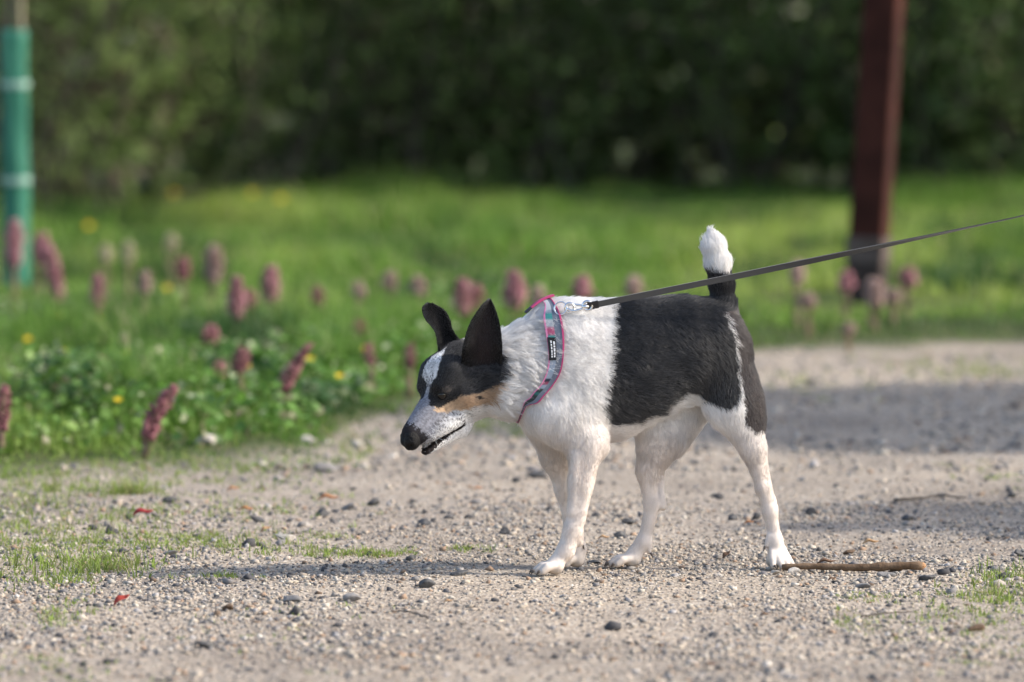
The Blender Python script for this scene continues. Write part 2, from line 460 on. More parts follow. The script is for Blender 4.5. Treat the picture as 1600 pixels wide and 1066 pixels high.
leaf(746, 768, 16, 'orange', 'tiny pale orange leaf scrap on the gravel before the front legs', .2, 0)
leaf(1170, 822, 18, 'orange', 'orange-brown leaf scrap beside the rear hind leg', .2, .1)
leaf(943, 845, 18, 'tan', 'tan leaf scrap just behind the front paws', .1, 0)
leaf(1360, 853, 26, 'tan', 'tan curled leaf in the shaded gravel behind the stick', .1, .1)
leaf(1290, 884, 28, 'dry', 'brown dry leaf lying behind the stick', .1, 0)
leaf(1135, 872, 16, 'dry', 'dark upright dry leaf between the hind legs', .7, .3)
leaf(415, 832, 18, 'tan', 'narrow rusty leaf sliver near the orange leaf', .4, .4)
leaf(1300, 910, 14, 'dry', 'tiny dry leaf in front of the stick', .3, .2)
leaf(1195, 966, 16, 'dry', 'dark leaf crumb close to the camera below the hind paw', .2, 0)
leaf(1110, 1046, 22, 'dry', 'blurred brown leaf at the bottom edge of the picture', .2, 0)
leaf(700, 945, 14, 'tan', 'pale brown leaf crumb right of the dark jagged stone', .2, .1)

# ================================================================== grass and leaves
M_grass = material('grass_blade', attr='tint', rough=.55, spec=.3, trans=.35)
def blades(name, x, y, h, w, col, g, lean=.5, z=None, label=None, cat='grass'):
    n = len(x)
    z = H(x, y) - .004 if z is None else z
    az, la = g.uniform(0, 2 * np.pi, n), g.uniform(0, 2 * np.pi, n)
    le = np.abs(g.normal(0, lean, n)) * h
    dx, dy = np.cos(az) * w * .5, np.sin(az) * w * .5
    lx, ly = np.cos(la) * le, np.sin(la) * le
    b = np.stack([x, y, z], 1)
    wv = np.stack([dx, dy, np.zeros(n)], 1)
    m = b + np.stack([lx * .32, ly * .32, h * .55], 1)
    t = b + np.stack([lx, ly, h * np.sqrt(np.clip(1 - (le / h * .6) ** 2, .15, 1))], 1)
    V = np.stack([b - wv, b + wv, m + wv * .8, m - wv * .8, t], 1).reshape(-1, 3)
    o = (np.arange(n) * 5)[:, None]
    F = np.concatenate([o + [0, 1, 2], o + [0, 2, 3], o + [3, 2, 4]])
    c = np.repeat(col, 5, 0).reshape(n, 5, 3)
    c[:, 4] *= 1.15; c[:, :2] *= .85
    ob = mesh_obj(name, V, F, M_grass, None, False, c.reshape(-1, 3))
    return tag(ob, label, cat, kind='stuff')
g = np.random.default_rng(5)
def wedge(n, y0, y1, pad, left=None, right=None, power=1.0):
    y = y0 + (y1 - y0) * g.random(n) ** power
    half = (y + 9.3) * .09 + pad
    lo = -half if left is None else np.maximum(left, -half) if np.isscalar(left) else left
    hi = half if right is None else right
    return lo + (hi - lo) * g.random(n), y
def gcol(x, y, g, dark=.0):
    n = len(x)
    a = fbm(x * .9, y * .45, 3, 12); b = fbm(x * 3 + 9, y * 2, 2, 13)
    lush, yel, deep = np.array([.135, .25, .036]), np.array([.265, .355, .068]), np.array([.043, .10, .022])
    k = np.clip((a - .42) * 4.5 + g.normal(0, .18, n), 0, 1)[:, None]; d = np.clip((.48 - b) * 5.5 + g.normal(0, .15, n), 0, 1)[:, None]
    c = lush * (1 - k) + yel * k
    c = c * (1 - d) + deep * d
    dry = g.random(n) < .05
    c[dry] = np.array([.34, .30, .16])
    return c * g.uniform(.75, 1.25, (n, 1))
# meadow behind
x, y = wedge(185000, 2.0, 20.5, 1.9, power=.85)
k = grassy(x, y) > .05 + .5 * g.random(len(x)) ** 2
x, y = x[k], y[k]
hh_ = (.055 + .06 * fbm(x * 1.4, y * .8, 3, 14)) * g.uniform(.6, 1.5, len(x)) * (.35 + .65 * sstep(0, 1.2, grassy(x, y))) * .62
hh_ *= np.where(y > 8, 1.15, 1.0) * (1 - .5 * sstep(.9, .3, x) * sstep(6.5, 5.0, y)) * (1 - .6 * (np.hypot(x - G(1351, 474)[0], (y - G(1351, 474)[1] + .5) * .6) < .35)) * (.45 + 1.5 * sstep(.42, .72, fbm(x * 1.6 + 3, y * .9, 3, 11)))
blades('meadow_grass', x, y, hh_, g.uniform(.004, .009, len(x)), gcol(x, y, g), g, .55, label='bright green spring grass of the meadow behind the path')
# left verge, nearer and taller
x, y = wedge(115000, .4, 6.5, 1.3, right=.2)
k = g.random(len(x)) < .16 * sstep(-1.5, -.3, grassy(x, y)) * sstep(.15, -.4, x) * sstep(.42, .58, fbm(x * 4 + 2, y * 2.5, 3, 6)) + .96 * sstep(-.6, .45, grassy(x, y)) ** 1.6; x, y = x[k], y[k]
e_ = grassy(x, y)
clump = fbm(x * 5, y * 3.2, 3, 15)
k = g.random(len(x)) < .25 + sstep(.38, .6, clump); x, y, e_, clump = x[k], y[k], e_[k], clump[k]
hh_ = (.010 + .075 * sstep(0, 1.5, e_) * (.3 + 1.2 * sstep(.35, .7, clump))) * g.uniform(.5, 1.5, len(x))
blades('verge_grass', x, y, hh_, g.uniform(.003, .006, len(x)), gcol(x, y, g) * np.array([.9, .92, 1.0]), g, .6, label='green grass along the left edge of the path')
# thin tufts on the gravel
def patch(n, cx, cy, rx, ry, hmax, dens=1.0):
    p = Gt(cx, cy); sc = (p[1] - CAM_Y) / FPX
    k = max(3, int(n / 7))
    tx, ty = p[0] + g.normal(0, rx * sc * .5, k), p[1] + g.normal(0, ry, k)
    i = g.integers(0, k, n)
    return tx[i] + g.normal(0, .008, n), ty[i] + g.normal(0, .010, n), np.full(n, hmax) * g.uniform(.35, 1.1, n)
PT = [(500, 100, 745, 160, .25, .02), (500, 260, 735, 140, .25, .018), (350, 420, 720, 140, .25, .016), (500, 40, 855, 120, .2, .02), (900, 90, 810, 190, .26, .022), (1000, 150, 848, 230, .17, .018), (900, 300, 845, 170, .10, .018), (700, 340, 790, 220, .28, .018), (500, 500, 862, 140, .05, .016),
      (450, 590, 865, 60, .04, .014), (750, 150, 885, 130, .07, .032), (450, 60, 905, 160, .10, .024), (300, 90, 955, 60, .12, .016), (300, 205, 770, 40, .05, .04), (500, 60, 770, 110, .25, .030),
      (200, 730, 857, 30, .03, .012), (160, 345, 900, 60, .02, .014), (600, 1560, 935, 90, .16, .020), (260, 1590, 905, 60, .10, .026), (350, 1500, 960, 90, .14, .016), (200, 1350, 932, 60, .05, .010),
      (180, 1340, 972, 60, .06, .012), (300, 1500, 1000, 120, .2, .012), (300, 80, 1050, 120, .15, .012), (200, 420, 980, 200, .3, .010), (600, 800, 664, 90, .18, .030), (300, 690, 650, 90, .2, .025),
      (700, 1520, 580, 160, .25, .030), (350, 1270, 600, 120, .3, .022), (250, 1560, 745, 60, .15, .012), (160, 320, 690, 60, .2, .03), (200, 560, 700, 60, .2, .03), (150, 505, 835, 40, .03, .014)]
px_, py_, ph_ = zip(*[patch(*q) for q in PT])
x, y, h_ = np.concatenate(px_), np.concatenate(py_), np.concatenate(ph_)
c = np.array([.21, .285, .055]) * g.uniform(.65, 1.3, (len(x), 1)); dr = g.random(len(x)) < .15; c[dr] = np.array([.34, .29, .16])
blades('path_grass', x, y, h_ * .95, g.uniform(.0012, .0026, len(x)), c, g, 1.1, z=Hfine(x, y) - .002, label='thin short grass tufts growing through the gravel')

# low leafy herbs between the flowers
M_herb = material('herb_leaf', attr='tint', rough=.5, spec=.35, trans=.3)
def herbs(name, x, y, z, r, col, g, label, tilt=.55, cat='herbs'):
    n = len(x); k = 7
    a = np.linspace(0, 2 * np.pi, k, endpoint=False)
    prof = np.array([1.0, 1.05, .95, .8, .8, .95, 1.05])
    base = np.stack([np.cos(a) * prof, np.sin(a) * prof, .18 * np.abs(np.sin(a))], 1)
    base = np.concatenate([base, [[-.05, 0, -.05]]])
    az = g.uniform(0, 2 * np.pi, n); ti = g.normal(0, tilt, n); tj = g.normal(0, tilt, n)
    ca, sa = np.cos(az), np.sin(az); ct, st = np.cos(ti), np.sin(ti); cj, sj = np.cos(tj), np.sin(tj)
    b = base[None] * r[:, None, None]
    X = b[..., 0] * ca[:, None] - b[..., 1] * sa[:, None]; Y = b[..., 0] * sa[:, None] + b[..., 1] * ca[:, None]; Z = b[..., 2]
    Y, Z = Y * ct[:, None] - Z * st[:, None], Y * st[:, None] + Z * ct[:, None]
    X, Z = X * cj[:, None] + Z * sj[:, None], -X * sj[:, None] + Z * cj[:, None]
    V = np.stack([X + x[:, None], Y + y[:, None], Z + z[:, None]], -1).reshape(-1, 3)
    o = (np.arange(n) * 8)[:, None]
    F = np.concatenate([o + [j, (j + 1) % k, 7] for j in range(k)])
    return tag(mesh_obj(name, V, F, M_herb, None, True, np.repeat(col, 8, 0)), label, cat, kind='stuff')
x, y = wedge(44000, 1.7, 7.5, 1.2, right=.55)
e_ = grassy(x, y); k = e_ > .35 + .7 * g.random(len(x)) ** 2; x, y, e_ = x[k], y[k], e_[k]
dn = fbm(x * 2.5, y * 2, 3, 6); k = g.random(len(x)) < sstep(.26, .55, dn); x, y, e_ = x[k], y[k], e_[k]
z = H(x, y) + (.006 + .125 * sstep(.0, 1.0, e_) * fbm(x * 4, y * 3, 3, 4) ** 1.5) * (.2 + 1.1 * g.random(len(x)))
c = gcol(x, y, g) * np.array([.80, .88, .95]); pl = g.random(len(x)) < .10; c[pl] = np.array([.36, .40, .24])
herbs('verge_herbs', x, y, z, g.uniform(.005, .015, len(x)), c, g, 'low round-leaved green herbs among the pink flowers')

# ------------------------------------------------------------------ butterbur flowers
M_fl = {k_: material('floret_' + k_, c_, .75, .15, attr='tint', trans=.2) for k_, c_, d_ in (
    ('pink', (.36, .15, .18), (.20, .07, .09)), ('pale', (.42, .26, .24), (.28, .15, .14)), ('deep', (.24, .065, .09), (.11, .028, .04)), ('spent', (.46, .42, .28), (.34, .30, .18)))}
M_stem = material('flower_stem', (.20, .13, .10), .7, noise=(40, (.16, .19, .07), .8))
SF1 = icos(1)
def butterbur(px, top, bot, wid, tone, label, lean=0.0, stem=None, Y=None):
    """spike seen from row top to row bot at column px; wid = half width in pixels"""
    stem = 26 if stem is None else stem
    base_py = bot + stem + (18 if px < 700 else 4)
    p = Gt(px, base_py) if Y is None else None
    sc = (p[1] - CAM_Y) / FPX
    gz0 = float(H(p[0], p[1]))
    hgt, h0, r = (base_py - top) * sc, (base_py - bot) * sc, wid * sc
    e = empty('butterbur_flower', (p[0], p[1], gz0)); tag(e, label, 'flower', 'pink butterbur flowers in the meadow')
    q = np.array([lean, random.uniform(-.08, .08), 1.0])
    path = [np.array([lean * .3 * hgt * t, 0, 0]) * 0 + q * hgt * t + np.array([-.25 * lean * hgt * math.sin(t * 3.14), 0, 0]) for t in np.linspace(0, .96, 8)]
    v, f = tube(path, np.linspace(.008, .004, 8), 7); mesh_obj('stem', v, f, M_stem, e, True)
    parts = []
    n = int(max(40, 120 * (hgt - h0) / .1))
    gg = np.random.default_rng(int(px * 3 + top))
    V, F = [], []
    for i in range(n):
        t = (i + .5) / n
        zc = h0 + (hgt - h0) * t
        prof = (math.sin(math.pi * (.12 + .80 * t)) ** .7)
        an = i * 2.39996
        rr = r * prof * (.45 + .62 * gg.random())
        ax = np.array([math.cos(an), math.sin(an), .25 + .6 * t])
        s_ = r * .235 * (.8 + .5 * gg.random()) * (1 - .35 * t)
        c_ = q * zc + np.array([-.25 * lean * hgt * math.sin(zc / hgt * 3.0), 0, 0]) + np.array([math.cos(an) * rr, math.sin(an) * rr, 0])
        vv = SF1[0] * (1 + gg.normal(0, .18, (len(SF1[0]), 1))) * s_
        vv = vv + np.outer(SF1[0] @ (ax / np.linalg.norm(ax)), ax) * s_ * .7
        F.append(SF1[1] + len(SF1[0]) * i); V.append(vv + c_)
    b0, b1 = {'pink': ((.22, .08, .105), (.60, .33, .36)), 'pale': ((.25, .15, .14), (.55, .42, .37)), 'deep': ((.14, .04, .06), (.50, .24, .26)), 'spent': ((.34, .30, .18), (.55, .52, .38))}[tone]
    mixv = np.clip(gg.normal(.45, .3, (n, 1)), 0, 1)
    tint = np.repeat(np.array(b0) * (1 - mixv) + np.array(b1) * mixv, len(SF1[0]), 0)
    o = mesh_obj('flower_head', np.concatenate(V), np.concatenate(F), M_fl[tone], e, False, tint)
    o['kind'] = 'stuff'
    # scale-like bracts on the stem
    bp = []
    for i in range(4):
        t = (i + .6) / 5 * max(h0 / hgt, .25); an = i * 2.2 + px
        c_ = q * hgt * t; d_ = np.array([math.cos(an), math.sin(an), 0])
        L_ = r * 1.3
        lt = np.array([-d_[1], d_[0], 0])
        bp.append(([c_ + d_ * .004, c_ + d_ * .012 + lt * L_ * .35 + [0, 0, L_ * .6], c_ + d_ * .020 + [0, 0, L_ * 1.3], c_ + d_ * .012 - lt * L_ * .35 + [0, 0, L_ * .6]], [[0, 1, 2], [0, 2, 3]]))
    v, f = join(bp); mesh_obj('bract', v, f, M_stem, e)
FLOWERS = [
 (22, 345, 415, 14, 'pink', 'tall pink butterbur spike standing in front of the green tree guard', 0, 60),
 (63, 366, 410, 14, 'pink', 'broad pink butterbur head just right of the tree guard', .02, 60),
 (92, 384, 470, 12, 'pink', 'long slightly bent pink spike, second right of the tree guard', -.12, 30),
 (152, 428, 485, 11, 'pink', 'slim deep pink spike standing alone between the guard and the pale seedheads', 0, 30),
 (226, 424, 458, 11, 'pale', 'small washed-out pink head below the pale seedheads', 0, 50),
 (286, 402, 436, 11, 'deep', 'short dark pink head left of the tallest faded spike', 0, 50),
 (333, 384, 440, 14, 'pale', 'tallest faded pink spike with a cream tip in the back row', 0, 40),
 (368, 432, 500, 13, 'pink', 'pink spike left in the cluster of three, reaching lowest', .02, 40),
 (389, 452, 482, 11, 'deep', 'small dark head in the middle of the cluster of three', 0, 50),
 (421, 416, 474, 14, 'pink', 'tall pink spike at the end of the cluster of three', .03, 40),
 (497, 448, 480, 10, 'deep', 'single dark pink head right of the cluster of three', 0, 40),
 (325, 508, 542, 13, 'deep', 'dull dark head low in the leaves under the cluster of three', .05, 30),
 (342, 563, 600, 11, 'deep', 'small dark pink head, first of the three front spikes near the path', 0, 24),
 (374, 543, 580, 13, 'deep', 'dark pink head beside a yellow flower, middle of the three front spikes', .04, 42),
 (437, 536, 612, 12, 'deep', 'leaning dark pink spike, last of the three front spikes', .45, 18),
 (226, 602, 686, 15, 'deep', 'large deep crimson spike leaning at the path edge, nearest of all flowers', .42, 12),
 (2, 600, 670, 12, 'deep', 'deep pink spike cut off by the picture border near the path', .05, 18),
 (561, 440, 468, 10, 'pale', 'faint pink head between the single dark head and the dog', 0, 50),
 (609, 424, 450, 11, 'pale', 'faint faded head above and left of the dog\'s far ear', 0, 50),
 (653, 432, 462, 12, 'pale', 'blurred pink head directly above the dog\'s far ear', 0, 50),
 (561, 500, 530, 11, 'deep', 'dark upright head halfway between the front spikes and the dog', 0, 24),
 (581, 535, 570, 9, 'deep', 'thin drooping dark spike just below the dark upright head', -.1, 24),
 (641, 535, 572, 9, 'deep', 'dull dark spike hidden close to the dog\'s forehead', 0, 30),
 (723, 436, 490, 14, 'pink', 'pink head between the dog\'s ears, one of a touching pair', 0, 50),
 (744, 444, 486, 12, 'deep', 'darker head touching the near ear, one of a touching pair', 0, 50),
 (803, 424, 482, 16, 'pink', 'large blurred pink spike rising behind the dog\'s neck', 0, 60),
 (840, 446, 482, 12, 'pale', 'faint pink head right beside the large spike behind the neck', 0, 60),
 (908, 432, 466, 15, 'pink', 'blurred pink head above the leash clip', 0, 70),
 (990, 432, 462, 13, 'pale', 'blurred pale pink head above the black back, left of the tail', 0, 70),
 (1246, 408, 442, 13, 'pale', 'blurred faded head right of the tail under the leash', 0, 70),
 (1262, 452, 476, 12, 'pale', 'blurred faded head lower right of the tail', 0, 45),
 (1322, 424, 456, 13, 'pink', 'blurred pink head at the left foot of the rusty post', 0, 45),
 (1366, 430, 470, 15, 'pale', 'blurred pale head in front of the foot of the rusty post', 0, 40),
 (1396, 452, 474, 12, 'pale', 'low blurred head just right of the rusty post\'s foot', 0, 30),
 (1418, 420, 446, 14, 'pink', 'blurred pink head standing farther right of the rusty post', 0, 45),
 (1326, 504, 522, 10, 'pale', 'low blurred pinkish head at the far edge of the path', 0, 24),
 (165, 384, 408, 11, 'spent', 'pale cream seedhead, first of the pair in the back row', 0, 50),
 (200, 378, 410, 10, 'spent', 'pale cream seedhead, second of the pair in the back row', 0, 50),
 (195, 520, 546, 8, 'spent', 'whitish small seedhead in the leaves under the slim deep pink spike', 0, 30),
 (268, 365, 392, 10, 'spent', 'faint beige seedhead left of the tallest faded spike', 0, 50),
]
for q in FLOWERS: butterbur(*q[:6], lean=q[6] if len(q) > 6 else 0, stem=q[7] if len(q) > 7 else None)

M_yel = material('yellow_petal', (.72, .52, .02), .5, trans=.25)
M_ystem = material('thin_green_stem', (.10, .17, .04), .6)
def celandine(px, py, r, label):
    p = Gt(px, py + 48); sc = (p[1] - CAM_Y) / FPX; hgt = 48 * sc; r = r * sc
    e = empty('yellow_flower', (p[0], p[1], float(H(p[0], p[1])))); tag(e, label, 'flower', 'small yellow flowers in the grass')
    v, f = tube([(0, 0, 0), (.004, 0, hgt * .5), (0, 0, hgt)], [.0016, .0013, .0012], 5); mesh_obj('stem', v, f, M_ystem, e)
    V, F = [], []
    V0 = [(0, -.12, 0), (.55, -.30, .18), (1, 0, .34), (.55, .30, .18), (0, .12, 0)]
    for k in range(8):
        a = k * math.pi / 4 + random.random() * .2
        pv = [(r * (x_ * math.cos(a) - y_ * math.sin(a)), r * (x_ * math.sin(a) + y_ * math.cos(a)), r * z_) for x_, y_, z_ in V0]
        o = mesh_obj('petal', pv, [[0, 1, 2, 3, 4]], M_yel, e); o.location = (0, 0, hgt); o.rotation_euler = (.5, 0, 0)
    v_, f_ = SF1; o = mesh_obj('flower_centre', v_ * r * .25, f_, M_yel, e, True); o.location = (0, 0, hgt + r * .05)
YEL = [(90, 494, 'left of the slim deep pink spike'), (160, 499, 'under the slim deep pink spike'), (44, 531, 'in the leaves near the picture border'), (98, 551, 'below left of the whitish seedhead'),
       (202, 553, 'right under the whitish seedhead'), (185, 625, 'just above the crimson path-edge spike'), (262, 451, 'beside the small washed-out pink head'), (386, 573, 'touching the middle front spike'),
       (482, 474, 'beside the single dark pink head'), (485, 562, 'right of the leaning front spike'), (531, 588, 'low in the grass left of the muzzle'), (573, 546, 'by the thin drooping dark spike'),
       (140, 354, 'far back right of the tree guard'), (272, 303, 'at the crest of the meadow under the hedge'), (440, 312, 'on the far crest in the middle left'), (395, 303, 'on the far crest above the pink cluster')]
for a, b_, t in YEL: celandine(a, b_, 8, 'small yellow flower ' + t)

# ================================================================== hedge behind
def hedge_front(x): return np.interp(x, [-12, -3.2, -2.6, -2.05, -1.75, -1.45, -.9, 1.4, 2.3, 3, 12], [14.0, 14.4, 15.0, 15.8, 17.0, 18.0, 19.2, 19.2, 17.4, 17.6, 18.5])
M_hl = material('hedge_leaf', attr='tint', rough=.8, spec=.08, trans=.25)
M_hs = material('hedge_stem_bark', (.06, .052, .044), .85, noise=(20, (.12, .105, .088), .7))
def hedge():
    g = np.random.default_rng(31)
    def leaves(n, d0, d1, zmax, r0, r1, thin, dark):
        x = g.uniform(-8, 8, n); dep = d0 + (d1 - d0) * g.random(n); z = zmax * g.random(n) ** .9
        lump = fbm(x * .9, z * 1.1, 3, 3)
        y = hedge_front(x) + dep + (lump - .5) * 1.5 * (d0 < 1) - .30 * sstep(.2, 1.6, z) * (d0 < 1)
        cover = fbm(x * 1.9 + 5, z * 1.5 + dep * .7, 3, 7)
        k = g.random(n) < (np.clip((cover - .30) * 4, .5, 1) * (.35 + .65 * sstep(.1, .8, z)) if thin else 1)
        x, y, z, dep = x[k], y[k], z[k], dep[k]; n = len(x)
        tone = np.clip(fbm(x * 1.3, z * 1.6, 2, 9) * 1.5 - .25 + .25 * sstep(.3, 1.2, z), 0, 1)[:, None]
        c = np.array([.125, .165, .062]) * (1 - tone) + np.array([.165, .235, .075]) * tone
        c = c * g.uniform(.6, 1.4, (n, 1)) * dark
        br = g.random(n) < .25; c[br] = np.array([.14, .12, .085]) * dark
        V = np.einsum('nij,mj->nmi', rotmats(n, g), np.array([(-1, 0, 0), (-.2, .45, .08), (1, 0, .1), (-.2, -.45, .08)])) * g.uniform(r0, r1, n)[:, None, None] + np.stack([x, y, z + .02], 1)[:, None]
        return V.reshape(-1, 3), np.repeat(c, 4, 0)
    A = [leaves(130000, 0, 1.6, 3.2, .018, .040, True, 1.0), leaves(60000, 1.2, 3.4, 3.6, .07, .14, False, 1.0)]
    V, c = np.concatenate([a[0] for a in A]), np.concatenate([a[1] for a in A])
    hd = tag(mesh_obj('hedge', V, np.arange(len(V)).reshape(-1, 4), M_hl, None, False, c), 'tall dark green hedge thicket closing off the meadow', 'hedge', kind='stuff')
    P_ = []
    for i in range(130):
        x0 = g.uniform(-7.5, 7.5); y0 = hedge_front(x0) + g.uniform(.1, 1.3)
        ln = g.uniform(1.4, 3.2); dx, dy = g.normal(0, .42), g.normal(-.05, .2)
        r0 = g.uniform(.005, .014)
        pts = [np.array([x0 + dx * t * ln + .05 * math.sin(5 * t + i), y0 + dy * t * ln, ln * t - .02]) for t in (0, .33, .66, 1)]
        P_.append(tube(pts, [r0, r0 * .8, r0 * .6, r0 * .3], 5, False))
    v, f = join(P_)
    mesh_obj('stems', v, f, M_hs, hd, True)['kind'] = 'stuff'
hedge()

# ================================================================== rusty post
M_rust = material('rusty_steel', (.030, .010, .0075), .85, .15, noise=(9, (.065, .021, .015), .8), bump=(60, .4, .004))
M_rustd = material('dark_footing', (.03, .022, .02), .85, noise=(14, (.07, .05, .045), .7))
M_collar = material('grey_collar', (.115, .09, .082), .8, noise=(16, (.06, .04, .034), .8))
def prism(w, d, z0, z1, lean, bev=.006, zs=6):
    V, F = [], []
    ring = [(-w + bev, -d), (w - bev, -d), (w, -d + bev), (w, d - bev), (w - bev, d), (-w + bev, d), (-w, d - bev), (-w, -d + bev)]
    for i in range(zs):
        z = z0 + (z1 - z0) * i / (zs - 1)
        for a, b in ring: V.append((a + lean * z, b, z))
    for i in range(zs - 1):
        for j in range(8): F.append([i * 8 + j, i * 8 + (j + 1) % 8, (i + 1) * 8 + (j + 1) % 8, (i + 1) * 8 + j])
    F.append(list(range(7, -1, -1))); F.append([(zs - 1) * 8 + j for j in range(8)])
    return V, F
def post():
    p = Gt(1351, 474)
    e = empty('rusty_post', (p[0], p[1], float(H(p[0], p[1])) - .03)); e.rotation_euler = (0, R(3.4), R(-17))
    v, f = prism(.056, .052, .0, .16, 0); mesh_obj('footing', v, f, M_rustd, e)
    v, f = prism(.060, .056, .158, .235, 0); mesh_obj('collar', v, f, M_collar, e)
    v, f = prism(.054, .050, .15, 2.6, 0, zs=10); mesh_obj('shaft', v, f, M_rust, e)
    v, f = prism(.060, .056, 2.595, 2.63, 0); mesh_obj('cap', v, f, M_rustd, e)
    tag(e, 'rusty brown square post with grey collar standing in the meadow', 'post')
post()

# ================================================================== young tree in its green guard
M_guard = material('green_plastic_mesh', (.035, .19, .125), .5, .35, trans=.12, noise=(30, (.022, .13, .085), .6), bump=(90, .3, .004))
M_tie = material('white_tie', (.26, .40, .34), .5)
M_stake = material('weathered_stake', (.075, .062, .045), .85, noise=(20, (.13, .11, .085), .7))
M_trunk = material('young_bark', (.27, .235, .16), .8, noise=(30, (.16, .15, .09), .7), bump=(60, .5, .003))
def guard():
    p = Gt(23, 452); z0 = float(H(p[0], p[1]))
    e = empty('tree_guard', (p[0], p[1], z0)); tag(e, 'green plastic mesh guard wrapped around a young tree and stake', 'tree guard')
    V, F = [], []; k, n = 36, 30
    top = P(23, 46, p[1])[2] - z0
    for layer in (1.0, .93):
        for i in range(n):
            z = top * i / (n - 1)
            for j in range(k):
                a = 2 * math.pi * j / k
                r = .036 + .009 * abs(math.cos(a)) + .0025 * math.sin(5 * a + z * 7) + .002 * math.sin(z * 23 + a)
                V.append((r * math.cos(a) * layer * 1.0 + .004 * math.sin(z * 4), r * math.sin(a) * layer, z))
    for i in range(n - 1):
        for j in range(k):
            a, b = i * k + j, i * k + (j + 1) % k
            F.append([a, b, b + k, a + k]); o = n * k; F.append([o + a, o + a + k, o + b + k, o + b])
    for j in range(k):
        a, b = (n - 1) * k + j, (n - 1) * k + (j + 1) % k; F.append([a, b, n * k + b, n * k + a])
    mesh_obj('mesh_sleeve', V, F, M_guard, e, True)
    for py in (131, 281):
        z = P(23, py, p[1])[2] - z0
        V, F = [], []
        for i, (dz, rr) in enumerate(((-.011, 1.02), (-.006, 1.06), (.006, 1.06), (.011, 1.02))):
            for j in range(k):
                a = 2 * math.pi * j / k; r = (.036 + .009 * abs(math.cos(a)) + .003) * rr
                V.append((r * math.cos(a) + .004 * math.sin(z * 4), r * math.sin(a), z + dz + .004 * math.sin(a)))
        for i in range(3):
            for j in range(k): F.append([i * k + j, i * k + (j + 1) % k, (i + 1) * k + (j + 1) % k, (i + 1) * k + j])
        mesh_obj('tie_band', V, F, M_tie, e, True)
    # stake
    v, f = tube([(-.018, .004, -.1), (-.017, .004, .8), (-.016, .004, 1.55)], [.013, .013, .012], 10)
    s = mesh_obj('stake', v, f, M_stake, None, True); s.location = (p[0], p[1], z0); tag(s, 'dark wooden stake rising out of the green guard', 'stake')
    t = empty('young_tree', (p[0], p[1], z0)); tag(t, 'slim young tree with pale bark inside the green guard', 'tree')
    tp = [np.array([.017 + .006 * math.sin(3 * q), -.002, q * 2.6]) for q in np.linspace(0, 1, 9)]
    v, f = tube(tp, np.linspace(.013, .007, 9), 9); mesh_obj('trunk', v, f, M_trunk, t, True)
    g = np.random.default_rng(8); P_ = []; lv = []
    for i in range(16):
        b = tp[5 + i % 4] + np.array([0, 0, g.uniform(0, .3)]); d = np.array([g.normal(), g.normal(), .8]); d /= np.linalg.norm(d); L_ = g.uniform(.3, .7)
        P_.append(tube([b, b + d * L_ * .5 + [0, 0, .03], b + d * L_ + [0, 0, .1]], [.006, .004, .002], 5, False))
        lv += [b + d * L_ * q + g.normal(0, .05, 3) + [0, 0, .08 * q] for q in g.uniform(.3, 1.05, 60)]
    v, f = join(P_); mesh_obj('limbs', v, f, M_trunk, t, True)['kind'] = 'stuff'
    lv = np.array(lv); n = len(lv); base = np.array([(-1, 0, 0), (-.2, .45, .08), (1, 0, .1), (-.2, -.45, .08)])
    V = np.einsum('nij,mj->nmi', rotmats(n, g), base) * .022 + lv[:, None]
    mesh_obj('crown', V.reshape(-1, 3), (np.arange(n) * 4)[:, None] + np.arange(4), M_hl, t, False, np.tile([.10, .17, .04], (n * 4, 1)))['kind'] = 'stuff'
guard()
# ================================================================== the dog
# body laid out in (u, v, side): u, v as seen from the side in units of S, side = distance from the dog's own mid-plane (negative = near flank)
AX = np.array([0.974, 0.227, 0.0]); AX /= np.linalg.norm(AX)       # nose-to-tail axis
LAT = np.array([-AX[1], AX[0], 0.0])                               # towards the far flank
def wc(u): return -40 + (u - 880) * 63 / 270
def D(u, v, side=0.0, z=None):
    w = wc(u) + side * LAT[1]
    p = P(u, v, w * S)
    if z is not None: p[2] = z
    return p
# head frame
hf = np.array([-.54, -.43, -.72]); hf /= np.linalg.norm(hf)
hu = np.array([-.66, -.42, .62]); hu -= hf * (hu @ hf); hu /= np.linalg.norm(hu)
hs = np.cross(hu, hf)                                              # towards the dog's left (near) side
HO = P(637, 695, -130 * S)
def Hd(t, h, s=0.0): return HO + S * (-hf * t + hu * h + hs * s)

PR = []      # a, b, ra, rb, axis, stretch, k, flow, furlen, group
def prim(a, b, ra, rb=None, ax=LAT, ws=1.0, k=16, flow=None, fur=.010):
    a, b = np.asarray(a, float), np.asarray(b, float)
    if flow is None:
        flow = b - a
    fl = np.asarray(flow, float); fl = fl / (np.linalg.norm(fl) + 1e-9)
    if fur < .0075 and ax is LAT and ra < 30: ra, rb = ra * .93, (ra if rb is None else rb) * .93
    PR.append((a, b, ra * S, (ra if rb is None else rb) * S, np.asarray(ax, float), ws, k * S, fl, fur))
back = AX * .93 + np.array([0, 0, -.36])
down = np.array([.15, 0, -1.0])
# trunk
prim(D(908, 585), D(1000, 562), 101, 91, ws=.66, k=20, flow=back, fur=.012)
prim(D(1000, 562), D(1078, 543), 91, 74, ws=.70, k=26, flow=back, fur=.011)
prim(D(1078, 543), D(1104, 540), 74, 60, ws=.80, k=26, flow=back, fur=.011)
prim(D(1106, 522), D(1126, 548), 45, 40, ws=1.0, k=24, flow=down + AX * .6, fur=.011)
prim(D(905, 640), D(960, 640), 52, 45, ws=.75, k=24, flow=back, fur=.012)             # brisket
prim(D(845, 640), D(880, 640), 34, 50, ws=1.1, k=30, flow=np.array([.3, 0, -1]), fur=.014)  # breast
